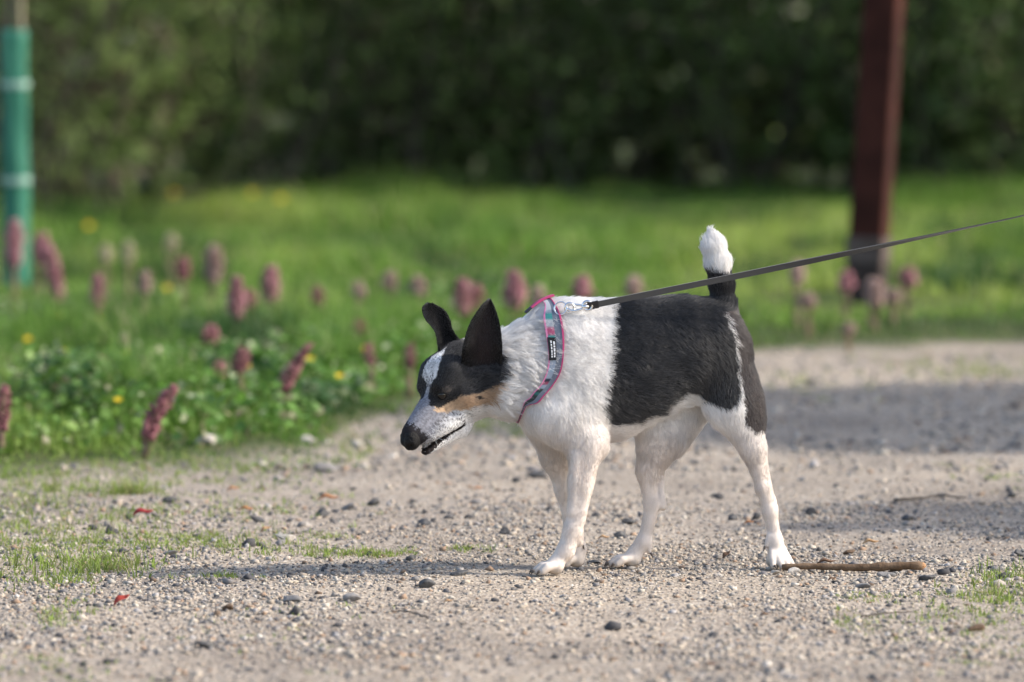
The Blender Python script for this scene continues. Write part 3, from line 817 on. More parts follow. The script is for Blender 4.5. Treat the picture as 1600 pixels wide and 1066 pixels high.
# withers and neck
prim(D(800, 577), D(880, 560), 54, 75, ws=.72, k=30, flow=AX * .9 + np.array([0, 0, -.3]), fur=.025)
prim(D(768, 592), D(820, 577), 47, 56, ws=.75, k=26, flow=AX * .9 + np.array([0, 0, -.35]), fur=.022)
prim(D(788, 604, -6), D(820, 597, -6), 43, 44, ws=.9, k=18, flow=AX * .9 + np.array([0, 0, -.5]), fur=.024)   # loose skin and ruff of the throat
prim(D(870, 512), D(930, 512), 36, 36, ws=.8, k=24, flow=back, fur=.016)
# near front leg
prim(D(903, 545, -30), D(884, 640, -38), 52, 44, ws=.50, k=22, flow=np.array([.4, 0, -1]), fur=.014)
prim(D(870, 645, -38), D(918, 692, -46), 40, 29, ws=.72, k=22, flow=down, fur=.010)
prim(D(916, 695, -48), D(907, 755, -52), 28, 19.5, ws=.85, k=16, flow=down, fur=.006)
prim(D(907, 755, -52), D(896, 828, -56), 19, 13.5, ws=.92, k=10, flow=down, fur=.0042)
prim(D(938, 702, -46), D(930, 690, -46), 8, 14, k=12, flow=down, fur=.007)               # elbow
prim(D(894, 828, -56), D(884, 862, -58), 15, 14, ws=1, k=10, flow=down, fur=.0042)
prim(D(906, 848, -57), D(903, 836, -57), 6, 7, k=8, flow=down, fur=.006)                # wrist pad
# far front leg
prim(D(880, 600, 30), D(868, 655, 34), 52, 42, ws=.5, k=22, flow=down, fur=.012)
prim(D(864, 660, 36), D(870, 712, 42), 38, 25, ws=.75, k=20, flow=down, fur=.010)
prim(D(870, 712, 42), D(884, 765, 46), 24, 17.5, ws=.9, k=12, flow=down, fur=.0042)
prim(D(884, 765, 46), D(896, 825, 50), 17, 14, ws=.95, k=10, flow=down, fur=.0042)
prim(D(896, 825, 50), D(902, 858, 52), 14.5, 14, k=10, flow=down, fur=.0042)
for (a, b, r0, r1) in (((900, 712), (893, 800), 6, 4), ((926, 712), (908, 812), 8, 5)):   # muscle and tendon ridges
    prim(D(*a, -62), D(*b, -63), r0, r1, k=12, flow=down, fur=.0042)
# near hind leg
prim(D(1114, 560, -22), D(1144, 632, -30), 54, 40, ws=.56, k=22, flow=np.array([.35, 0, -1]), fur=.011)
prim(D(1150, 636, -30), D(1176, 700, -33), 40, 21, ws=.62, k=18, flow=down, fur=.008)
prim(D(1177, 700, -33), D(1190, 762, -35), 18.5, 10.5, ws=.8, k=10, flow=down, fur=.006)
prim(D(1191, 700, -33), D(1205, 784, -35), 5, 6, k=5, flow=down, fur=.0042)            # tendon to the hock
prim(D(1192, 766, -35), D(1203, 800, -36), 11, 11.5, ws=.95, k=8, flow=down, fur=.0042)
prim(D(1203, 800, -36), D(1212, 848, -38), 11.3, 11.5, k=10, flow=down, fur=.0042)
prim(D(1156, 596, -20), D(1175, 655, -26), 25, 17, ws=.8, k=16, flow=down, fur=.012)
# far hind leg
prim(D(1112, 570, 24), D(1040, 672, 30), 54, 40, ws=.55, k=20, flow=np.array([-.3, 0, -1]), fur=.010)
prim(D(1030, 682, 30), D(1014, 735, 31), 37, 20, ws=.65, k=16, flow=down, fur=.008)
prim(D(1072, 640, 28), D(1036, 716, 31), 20, 6, ws=.8, k=14, flow=np.array([.3, 0, -1]), fur=.014)
prim(D(1011, 735, 31), D(1016, 788, 32), 17, 11, ws=.85, k=8, flow=down, fur=.0042)
prim(D(1032, 708, 31), D(1033, 788, 32), 6, 5.5, k=4, flow=down, fur=.0042)
prim(D(1020, 788, 32), D(1006, 848, 33), 12.2, 11, k=9, flow=down, fur=.0042)
prim(D(1034, 778, 32), D(1036, 792, 32), 6, 6.5, k=5, flow=down, fur=.004)             # points of the hocks
prim(D(1206, 780, -35), D(1209, 794, -35), 6, 6.5, k=5, flow=down, fur=.004)
# tail, carried upright
TAILP = [D(1130, 515), D(1130, 478), D(1128, 445), D(1122, 412), D(1116, 386), D(1112, 362)]
for i, (a, b) in enumerate(zip(TAILP[:-1], TAILP[1:])):
    rr = [19, 17, 16, 17, 15, 3]
    prim(a, b, rr[i], rr[i + 1], k=12, fur=.011 if i < 3 else .017)
# head
prim(Hd(130, 8), Hd(158, 0), 45, 45, ax=hs, ws=.98, k=20, flow=-hf, fur=.005)             # skull
prim(Hd(18, 2), Hd(94, -5), 17, 29, ax=hs, ws=.92, k=14, flow=-hf, fur=.003)               # muzzle
prim(Hd(20, 10), Hd(94, 13), 8.5, 13, ax=hs, ws=1.1, k=14, flow=-hf, fur=.003)             # bridge
for sg in (1, -1):
    prim(Hd(100, 23, 22 * sg), Hd(126, 28, 24 * sg), 15, 20, k=12, flow=-hf, fur=.004)     # brows
    prim(Hd(26, -10, 9 * sg), Hd(80, -31, 16 * sg), 13, 18, k=10, flow=-hf, fur=.0035)     # lips
    prim(Hd(116, -24, 24 * sg), Hd(150, -26, 24 * sg), 27, 30, k=18, flow=-hf - hu * .2, fur=.007)  # cheeks
prim(Hd(135, -34), Hd(178, -26), 34, 42, ax=hs, ws=.95, k=22, flow=-hf, fur=.010)
N_UPPER = len(PR)
prim(Hd(16, -31), Hd(84, -56), 8, 14, ax=hs, ws=1.2, k=3, flow=-hf, fur=.003)            # lower jaw
prim(Hd(80, -53), Hd(132, -46), 11, 24, ax=hs, ws=1.2, k=14, flow=-hf, fur=.006)
# paws: four toes each, bottoms on the ground
CLAWS = []
def paw(u, side, wrist, fwd, rad=9.0, ln=28, spread=9.0, hz=15.0, back=2, flare=1.08):
    fwd = np.array([fwd[0], fwd[1], 0.0]); fwd /= np.linalg.norm(fwd)
    lt = np.array([-fwd[1], fwd[0], 0])
    c = D(u, 880, side); c[2] = 12.0 * S
    prim(wrist, c + np.array([0, 0, 2 * S]), 13.5, 12.5, k=8, flow=down, fur=.004)
    prim(c - fwd * 5 * S, c + fwd * 1 * S, 11, 9, ax=lt, ws=1.3, k=8, flow=fwd - np.array([0, 0, .4]), fur=.004)
    for j, q in enumerate((-1.5, -.5, .5, 1.5)):
        mid = 1.0 if abs(q) < 1 else .78
        a = c + lt * q * spread * (.78 if hz < 30 else .55) * S + fwd * back * S
        b = c + lt * q * spread * S * flare + fwd * ln * mid * S
        kn = a * .42 + b * .58
        a[2] = hz * S; kn[2] = (hz * .50 + 5.5 if hz < 30 else 17) * S; b[2] = rad * .70 * S
        prim(a, kn, rad * .74, rad * .84, k=1.4, flow=fwd, fur=.0018)
        prim(kn, b, rad * .84, rad * .70, k=1.2, flow=fwd, fur=.0018)
        tip = b + fwd * 10 * S; tip[2] = 2.0 * S
        CLAWS.append((b + fwd * 4.5 * S + np.array([0, 0, 1.5 * S]), tip))
    return c
paw(864, -60, D(884, 860, -58), (-1, -.30), ln=27)
paw(898, 53, D(902, 856, 52), (-1, -.1), ln=20)
paw(1213, -38, D(1210, 846, -37), (.46, -.9), ln=27, spread=9.6, hz=38, back=-1, flare=1.22, rad=7.6)
paw(985, 34, D(1005, 848, 33), (-1, -.18), ln=31, rad=8.6)
# dewclaws
for (a, b, c) in (((1202, 838), (1196, 854), -42), ((1013, 852), (1016, 864), 28), ((907, 842), (909, 851), 40)):
    prim(D(*a, c), D(*b, c - 2), 5.0, 3.0, k=5, flow=down, fur=.003)
    CLAWS.append((D(*b, c - 2), D(b[0] - (3 if b[0] > 1100 else -4), b[1] + 8, c - 4)))

# ---- signed field and skin
HG = .0025
LO = np.min([np.minimum(p[0] - p[2], p[1] - p[3]) for p in PR], 0) - .02
HI = np.max([np.maximum(p[0] + p[2], p[1] + p[3]) for p in PR], 0) + .02
NX, NY, NZ = (np.ceil((HI - LO) / HG)).astype(int) + 1
gx, gy, gz = (LO[i] + HG * np.arange(n) for i, n in enumerate((NX, NY, NZ)))
def pdist(p, X, Y, Z):
    a, b, ra, rb, ax, ws = p[:6]
    ba = b - a; L2 = ba @ ba + 1e-12
    x, y, z = X - a[0], Y - a[1], Z - a[2]
    h = np.clip((x * ba[0] + y * ba[1] + z * ba[2]) / L2, 0, 1)
    x, y, z = x - h * ba[0], y - h * ba[1], z - h * ba[2]
    if ws != 1.0:
        q = (x * ax[0] + y * ax[1] + z * ax[2]) * (1 / ws - 1)
        x, y, z = x + q * ax[0], y + q * ax[1], z + q * ax[2]
    return (np.sqrt(x * x + y * y + z * z) - (ra + (rb - ra) * h)) * (.5 + .5 * min(ws, 1))
FD = np.full((NX, NY, NZ), .2, np.float32)
def box_of(p, m):
    lo = np.minimum(p[0], p[1]) - max(p[2], p[3]) * max(1, p[5]) - m
    hi = np.maximum(p[0], p[1]) + max(p[2], p[3]) * max(1, p[5]) + m
    i0 = np.maximum(((lo - LO) / HG).astype(int), 0); i1 = np.minimum(((hi - LO) / HG).astype(int) + 2, (NX, NY, NZ))
    return tuple(slice(a, b) for a, b in zip(i0, i1))
def blend(p):
    sl = box_of(p, p[6] + .012)
    d = pdist(p, gx[sl[0]][:, None, None], gy[sl[1]][None, :, None], gz[sl[2]][None, None, :]).astype(np.float32)
    f = FD[sl]; k = p[6]
    h = np.maximum(k - np.abs(f - d), 0) / k
    FD[sl] = np.minimum(f, d) - h * h * k * .25
MOUTH = (Hd(-4, -22.5), Hd(78, -46), 1.9 * S, 1.3 * S, hs, 9.0, 3 * S)
def mouth_h(t): return -23.5 - .288 * t
for i, p in enumerate(PR):
    if i == N_UPPER + 2:            # open the mouth before the paws are added
        sl = box_of(MOUTH, .01)
        d = pdist(MOUTH, gx[sl[0]][:, None, None], gy[sl[1]][None, :, None], gz[sl[2]][None, None, :]).astype(np.float32)
        FD[sl] = np.maximum(FD[sl], -d)
    blend(p)

def surface_nets(F, lo, h):
    ins = F < 0
    n = np.array(F.shape) - 1
    c = np.zeros(n, np.uint8)
    for i in (0, 1):
        for j in (0, 1):
            for k in (0, 1):
                c += ins[i:i + n[0], j:j + n[1], k:k + n[2]]
    I, J, K = np.nonzero((c > 0) & (c < 8))
    idx = np.full(n, -1, np.int64); idx[I, J, K] = np.arange(len(I))
    acc = np.zeros((len(I), 3)); cnt = np.zeros(len(I))
    for ax in range(3):
        o1, o2 = [q for q in range(3) if q != ax]
        for a in (0, 1):
            for b in (0, 1):
                off = [0, 0, 0]; off[o1], off[o2] = a, b
                off2 = list(off); off2[ax] = 1
                f0 = F[I + off[0], J + off[1], K + off[2]]; f1 = F[I + off2[0], J + off2[1], K + off2[2]]
                m = (f0 < 0) != (f1 < 0)
                t = np.where(m, f0 / (f0 - f1 + 1e-12 * (f0 == f1)), 0)
                pt = np.tile(np.array(off, float), (len(I), 1)); pt[:, ax] += t
                acc += pt * m[:, None]; cnt += m
    V = (np.stack([I, J, K], 1) + acc / np.maximum(cnt, 1)[:, None]) * h + lo
    quads = []
    for ax in range(3):
        o1, o2 = [(1, 2), (2, 0), (0, 1)][ax]
        sl0 = [slice(None)] * 3; sl1 = [slice(None)] * 3
        sl0[ax] = slice(0, -1); sl1[ax] = slice(1, None)
        e = ins[tuple(sl0)] != ins[tuple(sl1)]
        pos = ins[tuple(sl0)]
        A = np.argwhere(e)
        ok = (A[:, o1] > 0) & (A[:, o2] > 0) & (A[:, o1] < n[o1]) & (A[:, o2] < n[o2])
        A = A[ok]
        s = pos[A[:, 0], A[:, 1], A[:, 2]]
        def g(d1, d2):
            B = A.copy(); B[:, o1] += d1; B[:, o2] += d2
            return idx[B[:, 0], B[:, 1], B[:, 2]]
        q = np.stack([g(-1, -1), g(0, -1), g(0, 0), g(-1, 0)], 1)
        q[~s] = q[~s][:, ::-1]
        quads.append(q)
    return V, np.concatenate(quads)
SV, SQ = surface_nets(FD, LO, HG)
def smooth_v(V, Q, it, lam=.5):
    E = np.concatenate([Q[:, [0, 1]], Q[:, [1, 2]], Q[:, [2, 3]], Q[:, [3, 0]]])
    E = np.concatenate([E, E[:, ::-1]])
    deg = np.bincount(E[:, 0], minlength=len(V))[:, None]
    for _ in range(it):
        M = np.stack([np.bincount(E[:, 0], V[E[:, 1], i], len(V)) for i in range(3)], 1) / deg
        V = V + lam * (M - V)
    return V
SV = smooth_v(SV, SQ, 2)

def fsample(p):
    q = (np.asarray(p) - LO) / HG
    i = np.clip(np.floor(q).astype(int), 0, np.array(FD.shape) - 2); f = np.clip(q - i, 0, 1)
    v = 0
    for a in (0, 1):
        for b in (0, 1):
            for c in (0, 1):
                w = (f[..., 0] if a else 1 - f[..., 0]) * (f[..., 1] if b else 1 - f[..., 1]) * (f[..., 2] if c else 1 - f[..., 2])
                v = v + w * FD[i[..., 0] + a, i[..., 1] + b, i[..., 2] + c]
    return v
def fgrad(p, e=.003):
    p = np.asarray(p)
    g = np.stack([fsample(p + e * np.eye(3)[i]) - fsample(p - e * np.eye(3)[i]) for i in range(3)], -1) / (2 * e)
    return g / (np.linalg.norm(g, axis=-1, keepdims=True) + 1e-9)
def onskin(p, off=0.0, it=6):
    p = np.array(p, float)
    for _ in range(it):
        p = p - fgrad(p) * (fsample(p) - off)[..., None]
    return p

# ---- ears: cupped shells, part of the same skin
def ear(Lp, Rp, wl, wr, cup, thick, n=16, m=9):
    """left and right edges (u, v) from the base to the tip, wl/wr = depth of base and tip at the edges, cup = hollow towards the viewer"""
    Lc, Rc = catmull(Lp, n), catmull(Rp, n)
    V, Fq = [], []
    for layer in (0, 1):
        for i in range(n):
            t = i / (n - 1)
            for j in range(m):
                x = j / (m - 1)
                u, v = Lc[i] * (1 - x) + Rc[i] * x
                w0 = (wl[0] * (1 - t) + wl[1] * t) * (1 - x) + (wr[0] * (1 - t) + wr[1] * t) * x
                w0 += cup * 4 * x * (1 - x) * (1 - t * .75)
                v += 12 * 4 * x * (1 - x) * (1 - t) ** 3
                if t < .34:                       # the base follows the skull
                    q = P(u, v, (w0 - 90) * S)
                    for _ in range(70):
                        if fsample(q[None])[0] < .001: break
                        q = q + np.array([0, .002, 0])
                    else: q[1] = w0 * S
                    k_ = float(sstep(.0, .34, t))
                    w0 = (q[1] / S + 3) * (1 - k_) + w0 * k_
                if layer: w0 += thick * (4 * x * (1 - x)) ** .5 * (1 - .5 * t) + .4
                V.append(P(u, v, w0 * S))
    nm = n * m
    for i in range(n - 1):
        for j in range(m - 1):
            a = i * m + j
            Fq.append([a, a + 1, a + m + 1, a + m]); Fq.append([nm + a, nm + a + m, nm + a + m + 1, nm + a + 1])
        for j in (0, m - 1):
            a = i * m + j
            q = [a, a + m, nm + a + m, nm + a]
            Fq.append(q if j == 0 else q[::-1])
    return np.array(V), np.array(Fq)
ew = (HO[1] + S * (-hf * 160 + hu * 40)[1]) / S
near_e = ear([(720, 580), (722, 548), (732, 510), (750, 480), (763, 468)], [(782, 588), (785, 550), (782, 512), (775, 485), (767, 468)],
             (ew - 62, ew - 50), (ew - 52, ew - 40), 22, 6)
far_e = ear([(686, 562), (681, 522), (664, 499), (659, 482), (666, 474)], [(726, 540), (708, 517), (704, 501), (695, 485), (676, 474)],
            (ew - 6, ew + 6), (ew + 8, ew + 20), 16, 5)

# ---- coat: colours of the hair itself
def inpoly(u, v, poly):
    poly = np.asarray(poly, float); r = np.zeros(u.shape, bool)
    x0, y0 = poly[-1]
    for x1, y1 in poly:
        c = ((y1 > v) != (y0 > v)) & (u < (x0 - x1) * (v - y1) / (y0 - y1 + 1e-12) + x1)
        r ^= c; x0, y0 = x1, y1
    return r
SADDLE = [(957, 440), (959, 500), (957, 550), (950, 600), (943, 636), (946, 661), (972, 664), (1003, 659), (1027, 648), (1040, 650), (1046, 634),
          (1062, 622), (1076, 613), (1092, 619), (1108, 628), (1128, 639), (1149, 639), (1154, 622), (1156, 600), (1153.5, 580), (1152, 560), (1149.5, 535), (1139, 506), (1122, 470), (1090, 440)]
BREECH = [(1126, 478), (1142, 506), (1152.5, 534), (1154.5, 560), (1155.5, 580), (1161, 606), (1163, 630), (1168, 664), (1182, 674), (1215, 674), (1215, 480), (1170, 440), (1130, 440)]
MASK = [(705, 500), (694, 548), (686, 566), (680, 586), (673, 604), (669, 622), (671, 634), (684, 638), (699, 631), (716, 623), (738, 618), (760, 609), (776, 600), (780, 588), (786, 575), (792, 540), (792, 480), (740, 480)]
TAN = [(676, 640), (690, 634), (716, 621), (740, 616), (762, 607), (778, 594), (782, 604), (772, 624), (750, 634), (722, 641), (700, 644), (684, 646)]
WHITE, BLACK, BREECHC = np.array([.80, .79, .78]), np.array([.0165, .0168, .018]), np.array([.085, .070, .066])
PINK = np.array([.66, .59, .535])
N_HEAD0, N_HEAD1 = None, None
def coat(p, fuzz=3.0, g=rng, ear_part=False):
    p = np.asarray(p, float); n = len(p)
    q = p.copy()
    mid = D(880, 560)
    lat = (q - mid) @ LAT
    th = (q - HO) @ (-hf) / S; sh = (q - HO) @ hs / S; hh = (q - HO) @ hu / S
    head = (th < 190) & (q[:, 0] < D(792, 560)[0]) & (q[:, 2] > D(792, 720)[2])
    refl_b = (~head) & (lat > 0)
    q[refl_b] -= 2 * lat[refl_b, None] * LAT
    refl_h = head & (sh < 0)
    q[refl_h] -= 2 * sh[refl_h, None] * S * hs
    u, v = to_px(q)
    u = np.where(refl_h, u + 8, u)
    jx = (vnoise(u * .11, v * .11, 2) - .5) * 2.2 * fuzz + g.normal(0, fuzz * .45, n)
    jy = (vnoise(u * .11 + 40, v * .11, 3) - .5) * 2.2 * fuzz + g.normal(0, fuzz * .45, n)
    uu, vv = u + jx, v + jy
    c = np.tile(WHITE, (n, 1))
    low = sstep(620, 740, v)[:, None]
    c = c * (1 - low) + PINK * low
    c = c * (.90 + .2 * vnoise(u * .06, v * .06, 1))[:, None]
    b = ~head
    dirt = (sstep(.028, .004, p[:, 2]) * (.35 + .5 * vnoise(u * .2, v * .2, 4)))[:, None]
    c = c * (1 - dirt) + np.array([.36, .315, .27]) * dirt
    m = b & inpoly(uu, vv, SADDLE); c[m] = BLACK * (1 + .6 * g.random((m.sum(), 1)))
    m = b & inpoly(uu, vv, BREECH) & (v > 470); c[m] = BREECHC * (.35 + 1.1 * g.random((m.sum(), 1)))
    tailm = b & (v < 505) & (u > 1085) & ((q - D(1130, 470)) @ AX > -34 * S); 
    tb = tailm & (v < 486)
    c[tb & (vv > 428)] = BLACK * 1.3; c[tb & (vv <= 428)] = WHITE
    # head
    gr = vnoise(u * .55, v * .55, 5) * .5 + g.random(n) * .5
    m = head & (th < 100)
    grey = np.clip(sstep(108, 74, th) * sstep(-38, 2, hh) + .25 * sstep(60, 20, th), 0, 1)[:, None]
    mz = WHITE * .93 * (1 - grey) + np.array([.20, .205, .235]) * grey
    mz = mz * g.uniform(.6, 1.3, (n, 1))
    c[m] = mz[m]
    m2 = head & (th < 128) & (hh < -4) & (hh > -45) & (gr < .30); c[m2] = np.array([.07, .065, .07])
    mb = head & (th >= 80) & (gr < .34) & (np.abs(sh) < 18) & (hh > 12); c[mb] = np.array([.08, .08, .09])
    m = head & inpoly(uu, vv, TAN); c[m] = np.array([.47, .335, .22]) * (.75 + .5 * g.random((m.sum(), 1)))
    m = head & inpoly(u + jx * .7, v + jy * .7, MASK); c[m] = BLACK * (.8 + .5 * g.random((m.sum(), 1)))
    m = head & (np.hypot((u - 698) / 8, (v - 609) / 5) < 1) & (gr < .6); c[m] = np.array([.075, .066, .06])
    m = head & (np.hypot((u - 746) / 15, (v - 572) / 11) < 1) & (gr < .40); c[m] = np.array([.085, .08, .085])
    m = head & (np.hypot((u - 747) / 5, (v - 622) / 3) < 1); c[m] = np.array([.03, .025, .02])
    m = head & (th < 18 + 14 * gr) & (hh > -12); c[m] = np.array([.022, .02, .022])
    lip = head & (th < 84) & (np.abs(hh - mouth_h(th)) < 3.4); c[lip] = np.array([.012, .009, .009])
    m = head & (th < 66) & (hh < mouth_h(th)) & (hh > mouth_h(th) - 4 - 5 * sstep(45, 15, th)) & (gr < .8); c[m] = np.array([.018, .014, .014])
    return c

EAR_C = np.array([.0062, .0062, .0066])
dog = empty('dog', D(1000, 880, 0, 0.0))
DOGLOC = np.array(dog.location)
Vb, Qb = SV, SQ
Cb = coat(SV, 2.0)
ev = [near_e, far_e]; allV, allQ, allC = [Vb], [Qb], [Cb]; o = len(Vb)
for (v_, q_), inner in zip(ev, (np.array([.020, .013, .013]), np.array([.012, .010, .010]))):
    allV.append(v_); allQ.append(q_ + o); o += len(v_)
    cc = np.tile(EAR_C, (len(v_), 1)); n_ = len(v_) // 2
    k_ = np.arange(n_); x_ = (k_ % 9) / 8; t_ = (k_ // 9) / 15
    wgt = np.clip(1.2 - 2.6 * np.abs(x_ - .55) - np.abs(t_ - .4) * 1.2, 0, 1)
    cc[:n_] += wgt[:, None] * inner
    allC.append(cc)
M_skin = material('short_coat', attr='tint', rough=.9, spec=.1)
body = mesh_obj('body', np.concatenate(allV) - DOGLOC, np.concatenate(allQ), M_skin, dog, True, np.concatenate(allC))
tag(dog, 'black and white short-haired dog with tan cheeks and raised white-tipped tail', 'dog')

# ---- hair
def make_fur(total=230000):
    g = np.random.default_rng(11)
    T = np.concatenate([SQ[:, [0, 1, 2]], SQ[:, [0, 2, 3]]])
    a, b, c = SV[T[:, 0]], SV[T[:, 1]], SV[T[:, 2]]
    ar = np.linalg.norm(np.cross(b - a, c - a), axis=1)
    ctr = (a + b + c) / 3
    dens = np.where(ctr[:, 2] < .22, 1.2, 1.0) * np.where((ctr - HO) @ (-hf) / S < 120, np.where(ctr[:, 0] < D(800, 560)[0], 2.0, 1.0), 1.0)
    dens[ctr[:, 2] < .006] = 0
    pr = ar * dens; pr /= pr.sum()
    ti = g.choice(len(T), total, p=pr)
    r1, r2 = np.sqrt(g.random(total)), g.random(total)
    root = (a[ti] * (1 - r1)[:, None] + b[ti] * (r1 * (1 - r2))[:, None] + c[ti] * (r1 * r2)[:, None])
    # keep hair out of the eyes, nose and mouth
    th = (root - HO) @ (-hf) / S; hh = (root - HO) @ hu / S; sh = (root - HO) @ hs / S
    hd = root[:, 0] < D(800, 560)[0]
    keep = ~(hd & (th < 16) & (hh > -14))
    keep &= ~(hd & (th < 80) & (np.abs(hh - mouth_h(th)) < 3.2))
    for e in EYES: keep &= np.linalg.norm(root - e, axis=1) > 6.5 * S
    root = root[keep]; n = len(root)
    nrm = fgrad(root)
    fl = np.zeros((n, 3)); ln = np.zeros(n); ws = np.zeros(n)
    for p in PR:
        d = pdist(p, root[:, 0], root[:, 1], root[:, 2])
        w = np.exp(-np.maximum(d, -.002) / (6 * S))
        fl += w[:, None] * p[7]; ln += w * p[8]; ws += w
    fl /= np.linalg.norm(fl, axis=1)[:, None] + 1e-9; ln /= ws
    u, v = to_px(root)
    # swirl of the lie of the coat
    sw = (vnoise(u * .03, v * .03, 6) - .5) * 1.1 * sstep(.003, .012, ln)
    tang = fl - nrm * (fl * nrm).sum(1)[:, None]
    tang /= np.linalg.norm(tang, axis=1)[:, None] + 1e-9
    tang = tang * np.cos(sw)[:, None] + np.cross(nrm, tang) * np.sin(sw)[:, None]
    ln *= g.uniform(.6, 1.15, n) * (.8 + .4 * vnoise(u * .08, v * .08, 8))
    ln[(u > 1060) & (u < 1100) & (v > 632) & (v < 720)] *= 1.5
    lift = np.where(ln > .013, .42, .36) + g.normal(0, .09, n)
    lift = np.where((v < 445) & (u > 1080), lift * .55, lift)
    short = sstep(.009, .004, ln)
    lift = lift * (1 - .4 * short)
    jit = g.normal(0, .13, (n, 3)) * (1 - .45 * short)[:, None]
    d1 = tang * .75 + nrm * (lift * 1.5)[:, None] + jit * .5
    d2 = tang + nrm * (lift * .55)[:, None] + jit
    d1 /= np.linalg.norm(d1, axis=1)[:, None]; d2 /= np.linalg.norm(d2, axis=1)[:, None]
    p0 = root - nrm * .0006
    p1 = p0 + d1 * (ln * .4)[:, None]
    p2 = p1 + d2 * (ln * .35)[:, None]
    p3 = p2 + (d2 * .9 + tang * .3 + jit * .6 - np.array([0, 0, .12])) * (ln * .32)[:, None]
    # locks: tips drawn together
    nc = 9000
    ci = g.choice(n, nc, replace=False)
    kd = kdtree.KDTree(nc)
    for i, k in enumerate(ci): kd.insert(root[k], i)
    kd.balance()
    near = np.fromiter((kd.find(x)[1] for x in root), int, n)
    lead = ci[near]
    cl = (sstep(.006, .024, ln) * .80 + .05)[:, None]
    off = root - root[lead]
    tooFar = np.linalg.norm(off, axis=1) > .02
    cl[tooFar] = 0
    p2 = p2 * (1 - cl * .55) + (p2[lead] + off * .35) * cl * .55
    p3 = p3 * (1 - cl) + (p3[lead] + off * .15) * cl
    pts = np.stack([p0, p1, p2, p3], 1)
    colr = coat(root, 3.2, g) * (.82 + .3 * g.random(n))[:, None]
    # short hair on both faces of the ears, lying towards the tips
    for (ve, qe), tipc in ((near_e, (765, 466)), (far_e, (671, 473))):
        T2 = np.concatenate([qe[:, [0, 1, 2]], qe[:, [0, 2, 3]]])
        a, b, c = ve[T2[:, 0]], ve[T2[:, 1]], ve[T2[:, 2]]
        nn = np.cross(b - a, c - a); ar2 = np.linalg.norm(nn, axis=1); nn = nn / (ar2[:, None] + 1e-12)
        i2 = g.choice(len(T2), 9000, p=ar2 / ar2.sum())
        r1, r2 = np.sqrt(g.random(9000)), g.random(9000)
        rt = a[i2] * (1 - r1)[:, None] + b[i2] * (r1 * (1 - r2))[:, None] + c[i2] * (r1 * r2)[:, None]
        tp = P(*tipc, ve[:, 1].mean())
        d = tp - rt; d /= np.linalg.norm(d, axis=1)[:, None]
        cen = ve.mean(0); o_ = rt - cen; o_ /= np.linalg.norm(o_, axis=1)[:, None]
        d = d + nn[i2] * .3 + o_ * .25 + g.normal(0, .2, (9000, 3)); d /= np.linalg.norm(d, axis=1)[:, None]
        L2 = (g.uniform(.002, .0045, 9000))[:, None]
        pts = np.concatenate([pts, np.stack([rt, rt + d * L2 * .33, rt + d * L2 * .66, rt + d * L2], 1)])
        colr = np.concatenate([colr, np.tile(EAR_C * 1.3, (9000, 1))])
    n = len(pts)
    pts[:, :, 2] = np.maximum(pts[:, :, 2], .001)
    rad = np.stack([np.full(n, .00016), np.full(n, .00015), np.full(n, .00011), np.full(n, .00003)], 1)
    colr = np.clip(colr, 0, .88)
    hc = bpy.data.hair_curves.new('fur')
    hc.add_curves([4] * n)
    hc.attributes['position'].data.foreach_set('vector', (pts - DOGLOC).astype(np.float32).ravel())
    ra = hc.attributes.get('radius') or hc.attributes.new('radius', 'FLOAT', 'POINT')
    ra.data.foreach_set('value', rad.astype(np.float32).ravel())
    ca = hc.attributes.new('tint', 'FLOAT_COLOR', 'CURVE')
    ca.data.foreach_set('color', np.c_[colr, np.ones(n)].astype(np.float32).ravel())
    m = bpy.data.materials.new('dog_hair'); m.use_nodes = True
    N, L = m.node_tree.nodes, m.node_tree.links
    at = N.new('ShaderNodeAttribute'); at.attribute_name = 'tint'
    b = N['Principled BSDF']; b.inputs['Roughness'].default_value = .36; b.inputs['Specular IOR Level'].default_value = .6
    L.new(at.outputs['Color'], b.inputs['Base Color'])
    tr = N.new('ShaderNodeBsdfTranslucent'); L.new(at.outputs['Color'], tr.inputs['Color'])
    mx = N.new('ShaderNodeMixShader'); mx.inputs[0].default_value = .3
    L.new(b.outputs[0], mx.inputs[1]); L.new(tr.outputs[0], mx.inputs[2])
    hr = N.new('ShaderNodeBsdfHair'); hr.component = 'Reflection'; hr.inputs['Color'].default_value = (.022, .023, .026, 1)
    hr.inputs['RoughnessU'].default_value = .28; hr.inputs['RoughnessV'].default_value = .6
    ad = N.new('ShaderNodeAddShader'); L.new(mx.outputs[0], ad.inputs[0]); L.new(hr.outputs[0], ad.inputs[1])
    L.new(ad.outputs[0], N['Material Output'].inputs['Surface'])
    hc.materials.append(m)
    o = bpy.data.objects.new('fur', hc); COL.objects.link(o); o.parent = dog
    tag(o, kind='stuff')

